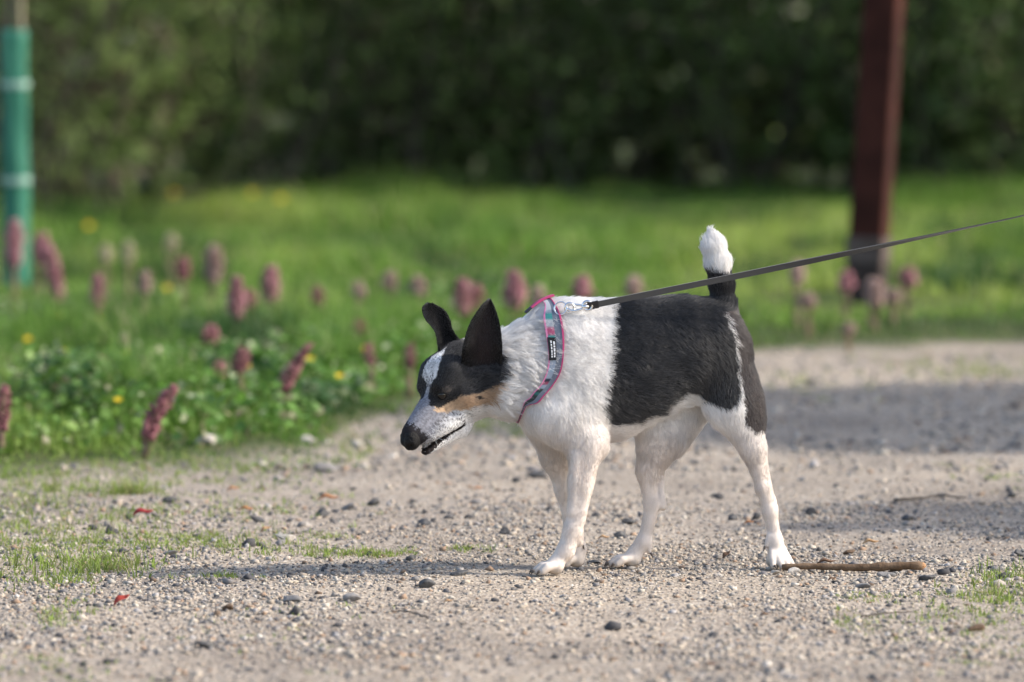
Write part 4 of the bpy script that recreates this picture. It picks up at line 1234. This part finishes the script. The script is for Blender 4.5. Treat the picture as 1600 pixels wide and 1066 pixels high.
# ---- eyes, nose, claws, whiskers
M_eye = material('eye_dark', (.004, .003, .0025), rough=.05, spec=.45)
M_nose = material('nose_leather', (.008, .0075, .008), rough=.55, spec=.2, bump=(500, 1.0, .002))
M_claw = material('claw_horn', (.085, .07, .062), rough=.45, spec=.35)
EYES = []
for sg in (1, -1):
    e = onskin(Hd(88, 15, 25 * sg)[None], 0)[0]
    nn = fgrad(e[None])[0]
    c = e - nn * 4.6 * S
    EYES.append(e)
    v_, f_ = icos(3)
    mesh_obj('eye', v_ * 7.8 * S + c - DOGLOC, f_, M_eye, dog, True)
def nose():
    v_, f_ = icos(4)
    v = np.sign(v_) * np.abs(v_) ** .82
    t = 11 + v[:, 0] * 17; h = 2 + v[:, 2] * 16 + v[:, 0] * 2; s = v[:, 1] * 17
    h = h + np.where(v[:, 2] > .2, -2 * (v[:, 0] < -.3), 0)
    h = h - 3 * np.exp(-(v[:, 1] / .16) ** 2) * (v[:, 2] > .2)
    for sg in (1, -1):      # nostrils
        dd = np.exp(-(((v[:, 1] - .52 * sg) / .2) ** 2 + ((v[:, 2] + .05) / .2) ** 2)) * (v[:, 0] < 0)
        t = t + 8 * dd
    groove = np.exp(-(v[:, 1] / .08) ** 2) * (v[:, 2] < .1) * (v[:, 0] < 0); t = t + 3 * groove
    Vn = HO + S * (-hf[None] * t[:, None] + hu[None] * h[:, None] + hs[None] * s[:, None])
    mesh_obj('nose', Vn - DOGLOC, f_, M_nose, dog, True)
nose()
for a, b in CLAWS:
    mid = (a + b) / 2 + np.array([0, 0, 2.2 * S])
    v, f = tube([a, mid, b], [2.3 * S, 1.9 * S, .5 * S], 7)
    mesh_obj('claw', np.array(v) - DOGLOC, f, M_claw, dog, True)
make_fur()
M_wh = material('whisker_hair', (.75, .74, .72), rough=.4)
for i in range(22):
    sg = 1 if i % 2 else -1
    a = onskin(Hd(22 + 34 * random.random(), -4 - 14 * random.random(), 22 * sg)[None], 0)[0]
    dr = hs * sg * random.uniform(.5, 1) + hf * random.uniform(-.5, .5) - hu * random.uniform(.0, .9); dr /= np.linalg.norm(dr)
    L_ = random.uniform(16, 34) * S
    v, f = tube([a, a + dr * L_ * .5, a + dr * L_ + np.array([0, 0, -4 * S])], [.00022, .00018, .00006], 4)
    mesh_obj('whisker', np.array(v) - DOGLOC, f, M_wh, dog)
# ================================================================== harness
def ribbon(name, Ls, Rs, mat_cols, parent, loc, thick=.0022, closed=False):
    """Ls, Rs: edge points (n,3); mat_cols: (n,m-1) colour per cell across"""
    n = len(Ls)
dmid = D(880, 560)
def reflect(p):
    p = np.array(p, float)
    return p - 2 * ((p - dmid) @ LAT)[..., None] * LAT
NL = [(866, 481), (860, 500), (860, 528), (861, 558), (858, 580), (850, 600), (839, 614), (827, 627)]
NR = [(879, 479), (884, 500), (885, 528), (883, 556), (879, 580), (869, 600), (855, 618), (839, 633)]
def loop(uv, n):
    pts = []
    for u, v in uv:
        p = P(u, v, (wc(u) - 75) * S)
        for _ in range(140):                     # come in from the side until the coat is met
            if fsample(p[None])[0] < .004: break
            p = p + LAT * .0015
        pts.append(onskin(p[None], .004, 3)[0])
    pts = np.array(pts)
    farp = reflect(pts[::-1])
    farp = onskin(farp, .004, 4)
    ring = np.concatenate([pts, farp])
    ring = catmull(ring, n, True)
    return onskin(ring, .0058, 4)
harness = empty('dog_harness', tuple(D(862, 560)))
HL = np.array(harness.location)
NS, NC = 120, 11
EL, ER = loop(NL, NS), loop(NR, NS)
TEAL, PNK, BLU, WHT, NAVY, GRY, PALEP = [np.array(c) for c in ((.05, .30, .29), (.48, .10, .20), (.28, .42, .55), (.62, .66, .70), (.03, .035, .06), (.16, .20, .26), (.60, .22, .36))]
grid = np.zeros((NS, NC, 3)); cc = np.zeros((NS, NC, 3))
DRK = np.array([.035, .045, .05]); LAV = np.array([.36, .42, .52])
BANDS = [(.10, WHT * .8), (.17, TEAL), (.21, WHT * .8), (.27, PNK), (.325, TEAL), (.35, WHT * .8), (.56, LAV), (.585, BLU), (.66, LAV), (.70, NAVY), (.74, PNK * .6), (.79, LAV * .8), (.84, DRK), (.89, TEAL * .5), (2, DRK)]
def band_col(i):
    t = (i if i < NS / 2 else NS - i) / 52.5
    for lim, c in BANDS:
        if t < lim: return c * .75
for i in range(NS):
    for j in range(NC):
        t = j / (NC - 1)
        grid[i, j] = EL[i] * (1 - t) + ER[i] * t
grid = onskin(grid.reshape(-1, 3), .0060, 3).reshape(NS, NC, 3)
def strip(name, c0, c1, lift, colfun, mat):
    g2 = grid[:, c0:c1 + 1]
    m = g2.shape[1]
    nn = fgrad(g2.reshape(-1, 3)).reshape(NS, m, 3)
    out = g2 + nn * lift; inn = g2 + nn * (lift - .003)
    V = np.concatenate([out.reshape(-1, 3), inn.reshape(-1, 3)]) - HL
    F = []; o = NS * m
    for i in range(NS):
        i2 = (i + 1) % NS
        for j in range(m - 1):
            a, b, c, d = i * m + j, i * m + j + 1, i2 * m + j + 1, i2 * m + j
            F.append([a, d, c, b]); F.append([o + a, o + b, o + c, o + d])
        a, d = i * m, i2 * m; F.append([a, o + a, o + d, d])
        a, d = i * m + m - 1, i2 * m + m - 1; F.append([a, d, o + d, o + a])
    col = np.array([[colfun(i, j) for j in range(m)] for i in range(NS)]).reshape(-1, 3)
    return mesh_obj(name, V, F, mat, harness, False, np.concatenate([col, col]))
M_web = material('woven_webbing', attr='tint', rough=.75, spec=.25, bump=(700, .35, .0008), sheen=.2)
strip('webbing', 1, 5, .0012, lambda i, j: band_col(i), M_web)
strip('reflective_band', 5, 9, .0008, lambda i, j: GRY, material('reflective_band', (.13, .15, .19), .5, .4))
M_pipe = material('pink_piping', (.42, .05, .15), .7, bump=(600, .3, .0006))
strip('piping', 9, 10, .0018, lambda i, j: PNK, M_pipe)
strip('edge_trim', 0, 1, .0014, lambda i, j: PALEP, material('pale_pink_trim', (.60, .20, .35), .6))
# sewn label with two lines of fine white print
i0, i1 = 17, 27
def on_band(i, x, lift):
    a = int(i); f = i - a
    j = x * (NC - 1); b = min(int(j), NC - 2); k = j - b
    p = (grid[a, b] * (1 - k) + grid[a, b + 1] * k) * (1 - f) + (grid[a + 1, b] * (1 - k) + grid[a + 1, b + 1] * k) * f
    return p + fgrad(p[None])[0] * lift
def patch_on_band(name, ia, ib, xa, xb, lift, mat, parent, n=8):
    V, F = [], []
    for layer in (lift, lift - .0012):
        for i in range(n):
            for x in (xa, (xa + xb) / 2, xb): V.append(on_band(ia + (ib - ia) * i / (n - 1), x, layer) - HL)
    o = n * 3
    for i in range(n - 1):
        for j in range(2):
            a = i * 3 + j; F.append([a, a + 3, a + 4, a + 1]); F.append([o + a, o + a + 1, o + a + 4, o + a + 3])
        for j in (0, 2):
            a = i * 3 + j; F.append([a, o + a, o + a + 3, a + 3])
    for i in (0, n - 1):
        for j in range(2):
            a = i * 3 + j; F.append([a, a + 1, o + a + 1, o + a])
    return mesh_obj(name, V, F, mat, parent)
lab = patch_on_band('label_patch', 15.5, 24.5, .04, .52, .0032, material('black_label', (.012, .012, .013), .6), harness)
M_print = material('white_print', (.75, .75, .75), .6)
for x0, x1, segs in ((.20, .28, [(16.7, 17.6), (17.9, 18.6), (18.9, 19.9), (20.2, 21.2), (21.5, 22.1), (22.4, 23.2)]), (.36, .46, [(17.0, 18.2), (18.5, 19.2), (19.5, 20.8), (21.1, 22.0), (22.3, 23.2)])):
    for a, b in segs: patch_on_band('print', a, b, x0, x1, .0036, M_print, lab, 3)
# strap over the top of the neck and the ring
topc = (grid[0, 5] + grid[-1, 5]) / 2
rid = [onskin((D(u, v))[None], .006, 6)[0] for u, v in ((868, 482), (856, 486), (843, 488), (832, 490), (824, 492))]
rid = catmull(rid, 20); rid = onskin(rid, .0075, 4)
V, F = [], []
for i, p in enumerate(rid):
    for s_, l_ in ((-1, 0), (1, 0), (1, .003), (-1, .003)):
        V.append(p + LAT * s_ * .006 + fgrad(p[None])[0] * l_ - HL)
for i in range(len(rid) - 1):
    for j in range(4): F.append([i * 4 + j, i * 4 + (j + 1) % 4, (i + 1) * 4 + (j + 1) % 4, (i + 1) * 4 + j])
F.append([3, 2, 1, 0]); F.append([len(V) - 4, len(V) - 3, len(V) - 2, len(V) - 1])
mesh_obj('top_strap', V, F, None, harness, False, mats=[M_pipe, material('navy_webbing', (.02, .02, .035), .7)], fm=[0 if i < 12 * 4 else 1 for i in range(len(F))])
M_steel = material('polished_steel', (.72, .72, .72), .18, .5, 1.0)
def ring_mesh(c, r, tr, ax1, ax2, n=28, k=8):
    path = [c + r * (ax1 * math.cos(2 * math.pi * i / n) + ax2 * math.sin(2 * math.pi * i / n)) for i in range(n)]
    nrm = np.cross(ax1, ax2); V, F = [], []
    for i in range(n):
        d = path[i] - c; d /= np.linalg.norm(d)
        for j in range(k):
            a = 2 * math.pi * j / k; V.append(path[i] + tr * (d * math.cos(a) + nrm * math.sin(a)))
    for i in range(n):
        for j in range(k): F.append([i * k + j, ((i + 1) % n) * k + j, ((i + 1) % n) * k + (j + 1) % k, i * k + (j + 1) % k])
    return V, F
ex, ez, ey = np.array([1.0, 0, 0]), np.array([0, 0, 1.0]), np.array([0, 1.0, 0])
YL = wc(880) * S - .046
RC = P(876, 482, YL)
a1 = np.array([.94, -.25, .1]); a1 /= np.linalg.norm(a1); a2 = np.array([0, .25, .95]); a2 -= a1 * (a2 @ a1); a2 /= np.linalg.norm(a2)
v, f = ring_mesh(RC, 10 * S, 1.5 * S, a1, a2); mesh_obj('ring', np.array(v) - HL, f, M_steel, harness, True)
tag(harness, 'pink and teal harness with black label around the dog\'s neck', 'harness')

# ================================================================== leash
leash = empty('dog_leash', tuple(P(925, 478, YL)))
LL = np.array(leash.location)
M_nyl = material('grey_black_webbing', (.028, .028, .029), .55, .4, bump=(500, .5, .0008), sheen=.3)
M_blk = material('black_ferrule', (.010, .010, .012), .4, .5)
def lp(u, v, w): return P(u, v, YL + w)
pts = [lp(886, 482, -.002), lp(893, 486, -.004), lp(904, 485, -.004), lp(914, 481, -.002)]
v, f = tube(catmull(pts, 12) - LL, 2.3 * S, 8); hook = mesh_obj('snap_hook', v, f, M_steel, leash, True)
v, f = tube(catmull([lp(886, 478, -.001), lp(895, 476, -.001), lp(905, 477, -.001), lp(914, 479, -.002)], 12) - LL, 1.8 * S, 8); mesh_obj('hook_gate', v, f, M_steel, hook, True)
v, f = ring_mesh(lp(890, 481, -.002), 7 * S, 2.0 * S, ex, ez); mesh_obj('hook_eye', np.array(v) - LL, f, M_steel, hook, True)
v, f = ring_mesh(lp(918, 478, -.002), 7 * S, 2.3 * S, ex, ez); mesh_obj('swivel_ring', np.array(v) - LL, f, M_steel, leash, True)
v, f = tube(np.array([lp(909, 480, -.002), lp(914, 479.4, -.002), lp(920, 478.6, -.002)]) - LL, [3.2 * S, 4.2 * S, 3.0 * S], 10); mesh_obj('swivel', v, f, M_steel, leash, True)
HAND = np.array([2.56, .30, 1.03])
def strap():
    a = lp(922, 478, -.002)
    b = lp(1600, 337, .085)
    n = 90; V, F = [], []
    d = (b - a)
    path = []
    tend = np.linalg.norm(HAND - a) / np.linalg.norm(d)
    for i in range(n):
        t = i / (n - 1)
        p = a + (b - a) * min(t * tend, 1) if t * tend <= 1 else b + (HAND - b) * ((t * tend - 1) / (tend - 1))
        sag = -.0015 * math.sin(math.pi * min(t * tend, 1.0)) if t * tend < 1 else 0
        path.append(p + np.array([0, 0, sag]))
    path = np.array(path)
    for i in range(n):
        t = i / (n - 1) * tend
        tw = R(8) + R(78) * float(sstep(.3, 1.0, t)) + R(60) * float(sstep(1.2, 2.2, t))
        T = path[min(i + 1, n - 1)] - path[max(i - 1, 0)]; T /= np.linalg.norm(T)
        side = np.cross(T, ey); side /= np.linalg.norm(side); nr = np.cross(T, side)
        wv = side * math.cos(tw) + nr * math.sin(tw); th = np.cross(T, wv)
        for s_, l_ in ((-1, -1), (1, -1), (1, 1), (-1, 1)): V.append(path[i] + wv * s_ * 4.7 * S + th * l_ * .0011 - LL)
    for i in range(n - 1):
        for j in range(4): F.append([i * 4 + j, i * 4 + (j + 1) % 4, (i + 1) * 4 + (j + 1) % 4, (i + 1) * 4 + j])
    F.append([3, 2, 1, 0]); F.append([4 * n - 4, 4 * n - 3, 4 * n - 2, 4 * n - 1])
    mesh_obj('strap', V, F, M_nyl, leash)
    # ferrule over the sewn end
    V2 = []
    for i in (0, 1, 2):
        for j in range(4):
            q = np.array(V[i * 4 + j]) + LL; c = path[i] + (0 if i < 2 else 0)
            V2.append(c + (q - c) * np.array([1.25, 2.2, 1.25]) - LL - d / np.linalg.norm(d) * .004)
    F2 = [[i * 4 + j, i * 4 + (j + 1) % 4, (i + 1) * 4 + (j + 1) % 4, (i + 1) * 4 + j] for i in range(1) for j in range(4)] + [[3, 2, 1, 0], [4, 5, 6, 7]]
    o = mesh_obj('ferrule', V2[:8], F2, M_blk, leash); 
    for i in (4, 5, 6, 7): o.data.vertices[i].co = Vector(V2[i - 4]) + Vector(d / np.linalg.norm(d)) * 17 * S
strap()
tag(leash, 'taut flat black leash with steel clip running out of the picture', 'leash')
# ================================================================== beyond the frame: leash holder, trees shading the path, one tree added to shade the hedge
def skin_mesh(prims, h, it=2):
    lo = np.min([np.minimum(p[0] - p[2], p[1] - p[3]) for p in prims], 0) - .05
    hi = np.max([np.maximum(p[0] + p[2], p[1] + p[3]) for p in prims], 0) + .05
    n = np.ceil((hi - lo) / h).astype(int) + 1
    X, Y, Z = (lo[i] + h * np.arange(n[i]) for i in range(3))
    F = np.full(n, .3, np.float32)
    for p in prims:
        m = p[6] + .02
        i0 = np.maximum(((np.minimum(p[0], p[1]) - max(p[2], p[3]) * max(1, p[5]) - m - lo) / h).astype(int), 0)
        i1 = np.minimum(((np.maximum(p[0], p[1]) + max(p[2], p[3]) * max(1, p[5]) + m - lo) / h).astype(int) + 2, n)
        sl = tuple(slice(a, b) for a, b in zip(i0, i1))
        d = pdist(p, X[sl[0]][:, None, None], Y[sl[1]][None, :, None], Z[sl[2]][None, None, :]).astype(np.float32)
        f = F[sl]; k = p[6]; q = np.maximum(k - np.abs(f - d), 0) / k
        F[sl] = np.minimum(f, d) - q * q * k * .25
    V, Q = surface_nets(F, lo, h)
    return smooth_v(V, Q, it), Q
def person():
    B = np.array([2.78, .55, 0.0])
    sk, hs_ = (-.62, -.32), None
    L_ = []
    def a(p, q, r0, r1, k=.03, ws=1.0, ax=(1, 0, 0)):
        L_.append((np.array(p, float), np.array(q, float), r0, r1, np.array(ax, float), ws, k))
    # facing the dog (-x): x forward is negative
    for y, fx in ((-.10, -.10), (.10, .10)):
        a((0, y, .92), (fx * .5 + .01, y, .50), .088, .062); a((fx * .5 + .01, y, .50), (fx + .03, y, .10), .060, .042)
        a((fx + .05, y, .05), (fx - .14, y * 1.15, .04), .044, .036, .02)
    a((0, 0, .95), (0, 0, 1.10), .15, .145, .05, .8); a((0, 0, 1.10), (.01, 0, 1.38), .15, .165, .06, .72)
    a((.01, -.13, 1.42), (.01, .13, 1.42), .075, .075, .05); a((.0, 0, 1.45), (-.015, 0, 1.56), .056, .052, .03)
    # head
    a((-.02, 0, 1.66), (-.005, 0, 1.69), .088, .098, .03, 1.0); a((-.055, 0, 1.60), (-.04, 0, 1.64), .05, .066, .03)
    a((-.105, 0, 1.66), (-.122, 0, 1.632), .011, .016, .012)
    for y in (-1, 1): a((-.0, y * .092, 1.66), (.005, y * .094, 1.63), .014, .012, .008)
    # arms: the near one hangs, the far one holds the leash
    a((.01, .19, 1.41), (.05, .25, 1.13), .060, .048, .04); a((.05, .25, 1.13), (-.03, .25, .90), .046, .036, .02)
    hand = HAND - B
    a((.01, -.19, 1.41), (.06, -.25, 1.14), .060, .048, .04); a((.06, -.25, 1.14), tuple(hand + np.array([.05, .0, .0])), .046, .034, .02)
    for w, dr in ((np.array([-.03, .25, .87]), np.array([-.1, 0, -1.0])), (hand + np.array([.03, 0, 0]), np.array([-1.0, 0, -.12]))):
        dr = dr / np.linalg.norm(dr); lt = np.array([0, 1.0, 0]) if abs(dr[2]) > .5 else np.array([0, .0, 1.0])
        pn = np.cross(dr, lt)
        a(w, w + dr * .06, .026, .030, .015)
        for j, q in enumerate((-1.5, -.5, .5, 1.5)):
            f0 = w + dr * .075 + lt * q * .018; ln = (.055, .065, .068, .05)[j]
            f1 = f0 + dr * ln * .45 + pn * .012; f2 = f1 + dr * ln * .1 + pn * ln * .45; f3 = f2 - dr * ln * .3 + pn * .006
            a(f0, f1, .0095, .009, .004); a(f1, f2, .009, .0085, .004); a(f2, f3, .0085, .0075, .004)
        t0 = w + dr * .02 + lt * .026; a(t0, t0 + dr * .03 + lt * .012 + pn * .015, .012, .010, .01); a(t0 + dr * .03 + lt * .012 + pn * .015, t0 + dr * .05 + pn * .035, .010, .008, .005)
    V, Q = skin_mesh(L_, .007)
    z = V[:, 2]
    col = np.tile([.50, .33, .25], (len(V), 1))
    arm = np.abs(V[:, 1]) > .17
    jacket = (z > .86) & (z < 1.50)
    hd = np.linalg.norm(V - hand, axis=1) < .105
    hd |= np.linalg.norm(V - np.array([-.04, .25, .83]), axis=1) < .085
    col[jacket & ~hd] = (.05, .075, .12)
    col[(z <= .90) & ~arm] = (.045, .05, .065)
    col[z < .10] = (.06, .045, .035)
    hair = (z > 1.60) & ((V[:, 0] > .0) | (z > 1.735)); col[hair] = (.05, .032, .02)
    e = empty('person', tuple(B)); tag(e, 'person in dark blue jacket holding the end of the leash', 'person')
    mesh_obj('body', V, Q, material('clothes_and_skin', attr='tint', rough=.8, spec=.25, bump=(60, .2, .004)), e, True, col)
    vv, ff = icos(2)
    for y in (-1, 1): mesh_obj('eye', vv * .011 + np.array([-.096, y * .034, 1.672]), ff, M_eye, e, True)
person()

def shade_tree(X, Y, zc, rx, ry, rz, label, seed, nl=9000):
    g = np.random.default_rng(seed)
    z0 = float(H(X, Y))
    e = empty('leafy_tree', (X, Y, z0)); tag(e, label, 'tree', 'trees beside the path')
    tp = [np.array([.06 * math.sin(q * 4), .05 * math.cos(q * 3), q * zc]) for q in np.linspace(0, 1, 8)]
    v, f = tube(tp, np.linspace(.13, .05, 8), 10); mesh_obj('trunk', v, f, M_stake, e, True)
    P_ = []
    for i in range(22):
        b = tp[3 + i % 5]; an = i * 2.4; d = np.array([rx * math.cos(an), ry * math.sin(an), g.uniform(.2, 1) * rz]) * g.uniform(.5, .9)
        P_.append(tube([b, b + d * .5 + [0, 0, .05], np.array([0, 0, zc]) * .35 + b * .65 + d], [.04, .025, .01], 6, False))
    v, f = join(P_); mesh_obj('limbs', v, f, M_stake, e, True)['kind'] = 'stuff'
    d = g.normal(size=(nl, 3)); d /= np.linalg.norm(d, axis=1)[:, None]
    lob = .75 + .5 * fbm(d[:, 0] * 2.5 + seed, d[:, 1] * 2.5 + d[:, 2] * 2, 3, 5)
    r = g.random(nl) ** .45 * lob
    p = d * r[:, None] * np.array([rx, ry, rz]) + np.array([0, 0, zc])
    base = np.array([(-1, 0, 0), (-.2, .5, .08), (1, 0, .1), (-.2, -.5, .08)])
    V = np.einsum('nij,mj->nmi', rotmats(nl, g), base) * g.uniform(.05, .10, nl)[:, None, None] + p[:, None]
    c = np.array([.06, .10, .025]) * g.uniform(.6, 1.5, (nl, 1))
    mesh_obj('crown', V.reshape(-1, 3), np.arange(nl * 4).reshape(-1, 4), M_hl, e, False, np.repeat(c, 4, 0))['kind'] = 'stuff'
shade_tree(5.9, 3.15, 3.1, 1.5, 1.2, 1.1, 'round leafy tree standing beside the path, past the leash holder', 3, 11000)
shade_tree(6.7, .50, 3.3, 1.3, .60, .9, 'slender leafy tree standing behind the leash holder', 4, 5000)
shade_tree(7.4, 14.9, 8.4, 1.5, 2.1, 1.4, 'unseen tall leafy tree added to shade the left part of the hedge', 6, 12000)  # added out of view so its crown keeps sun off the hedge's left part
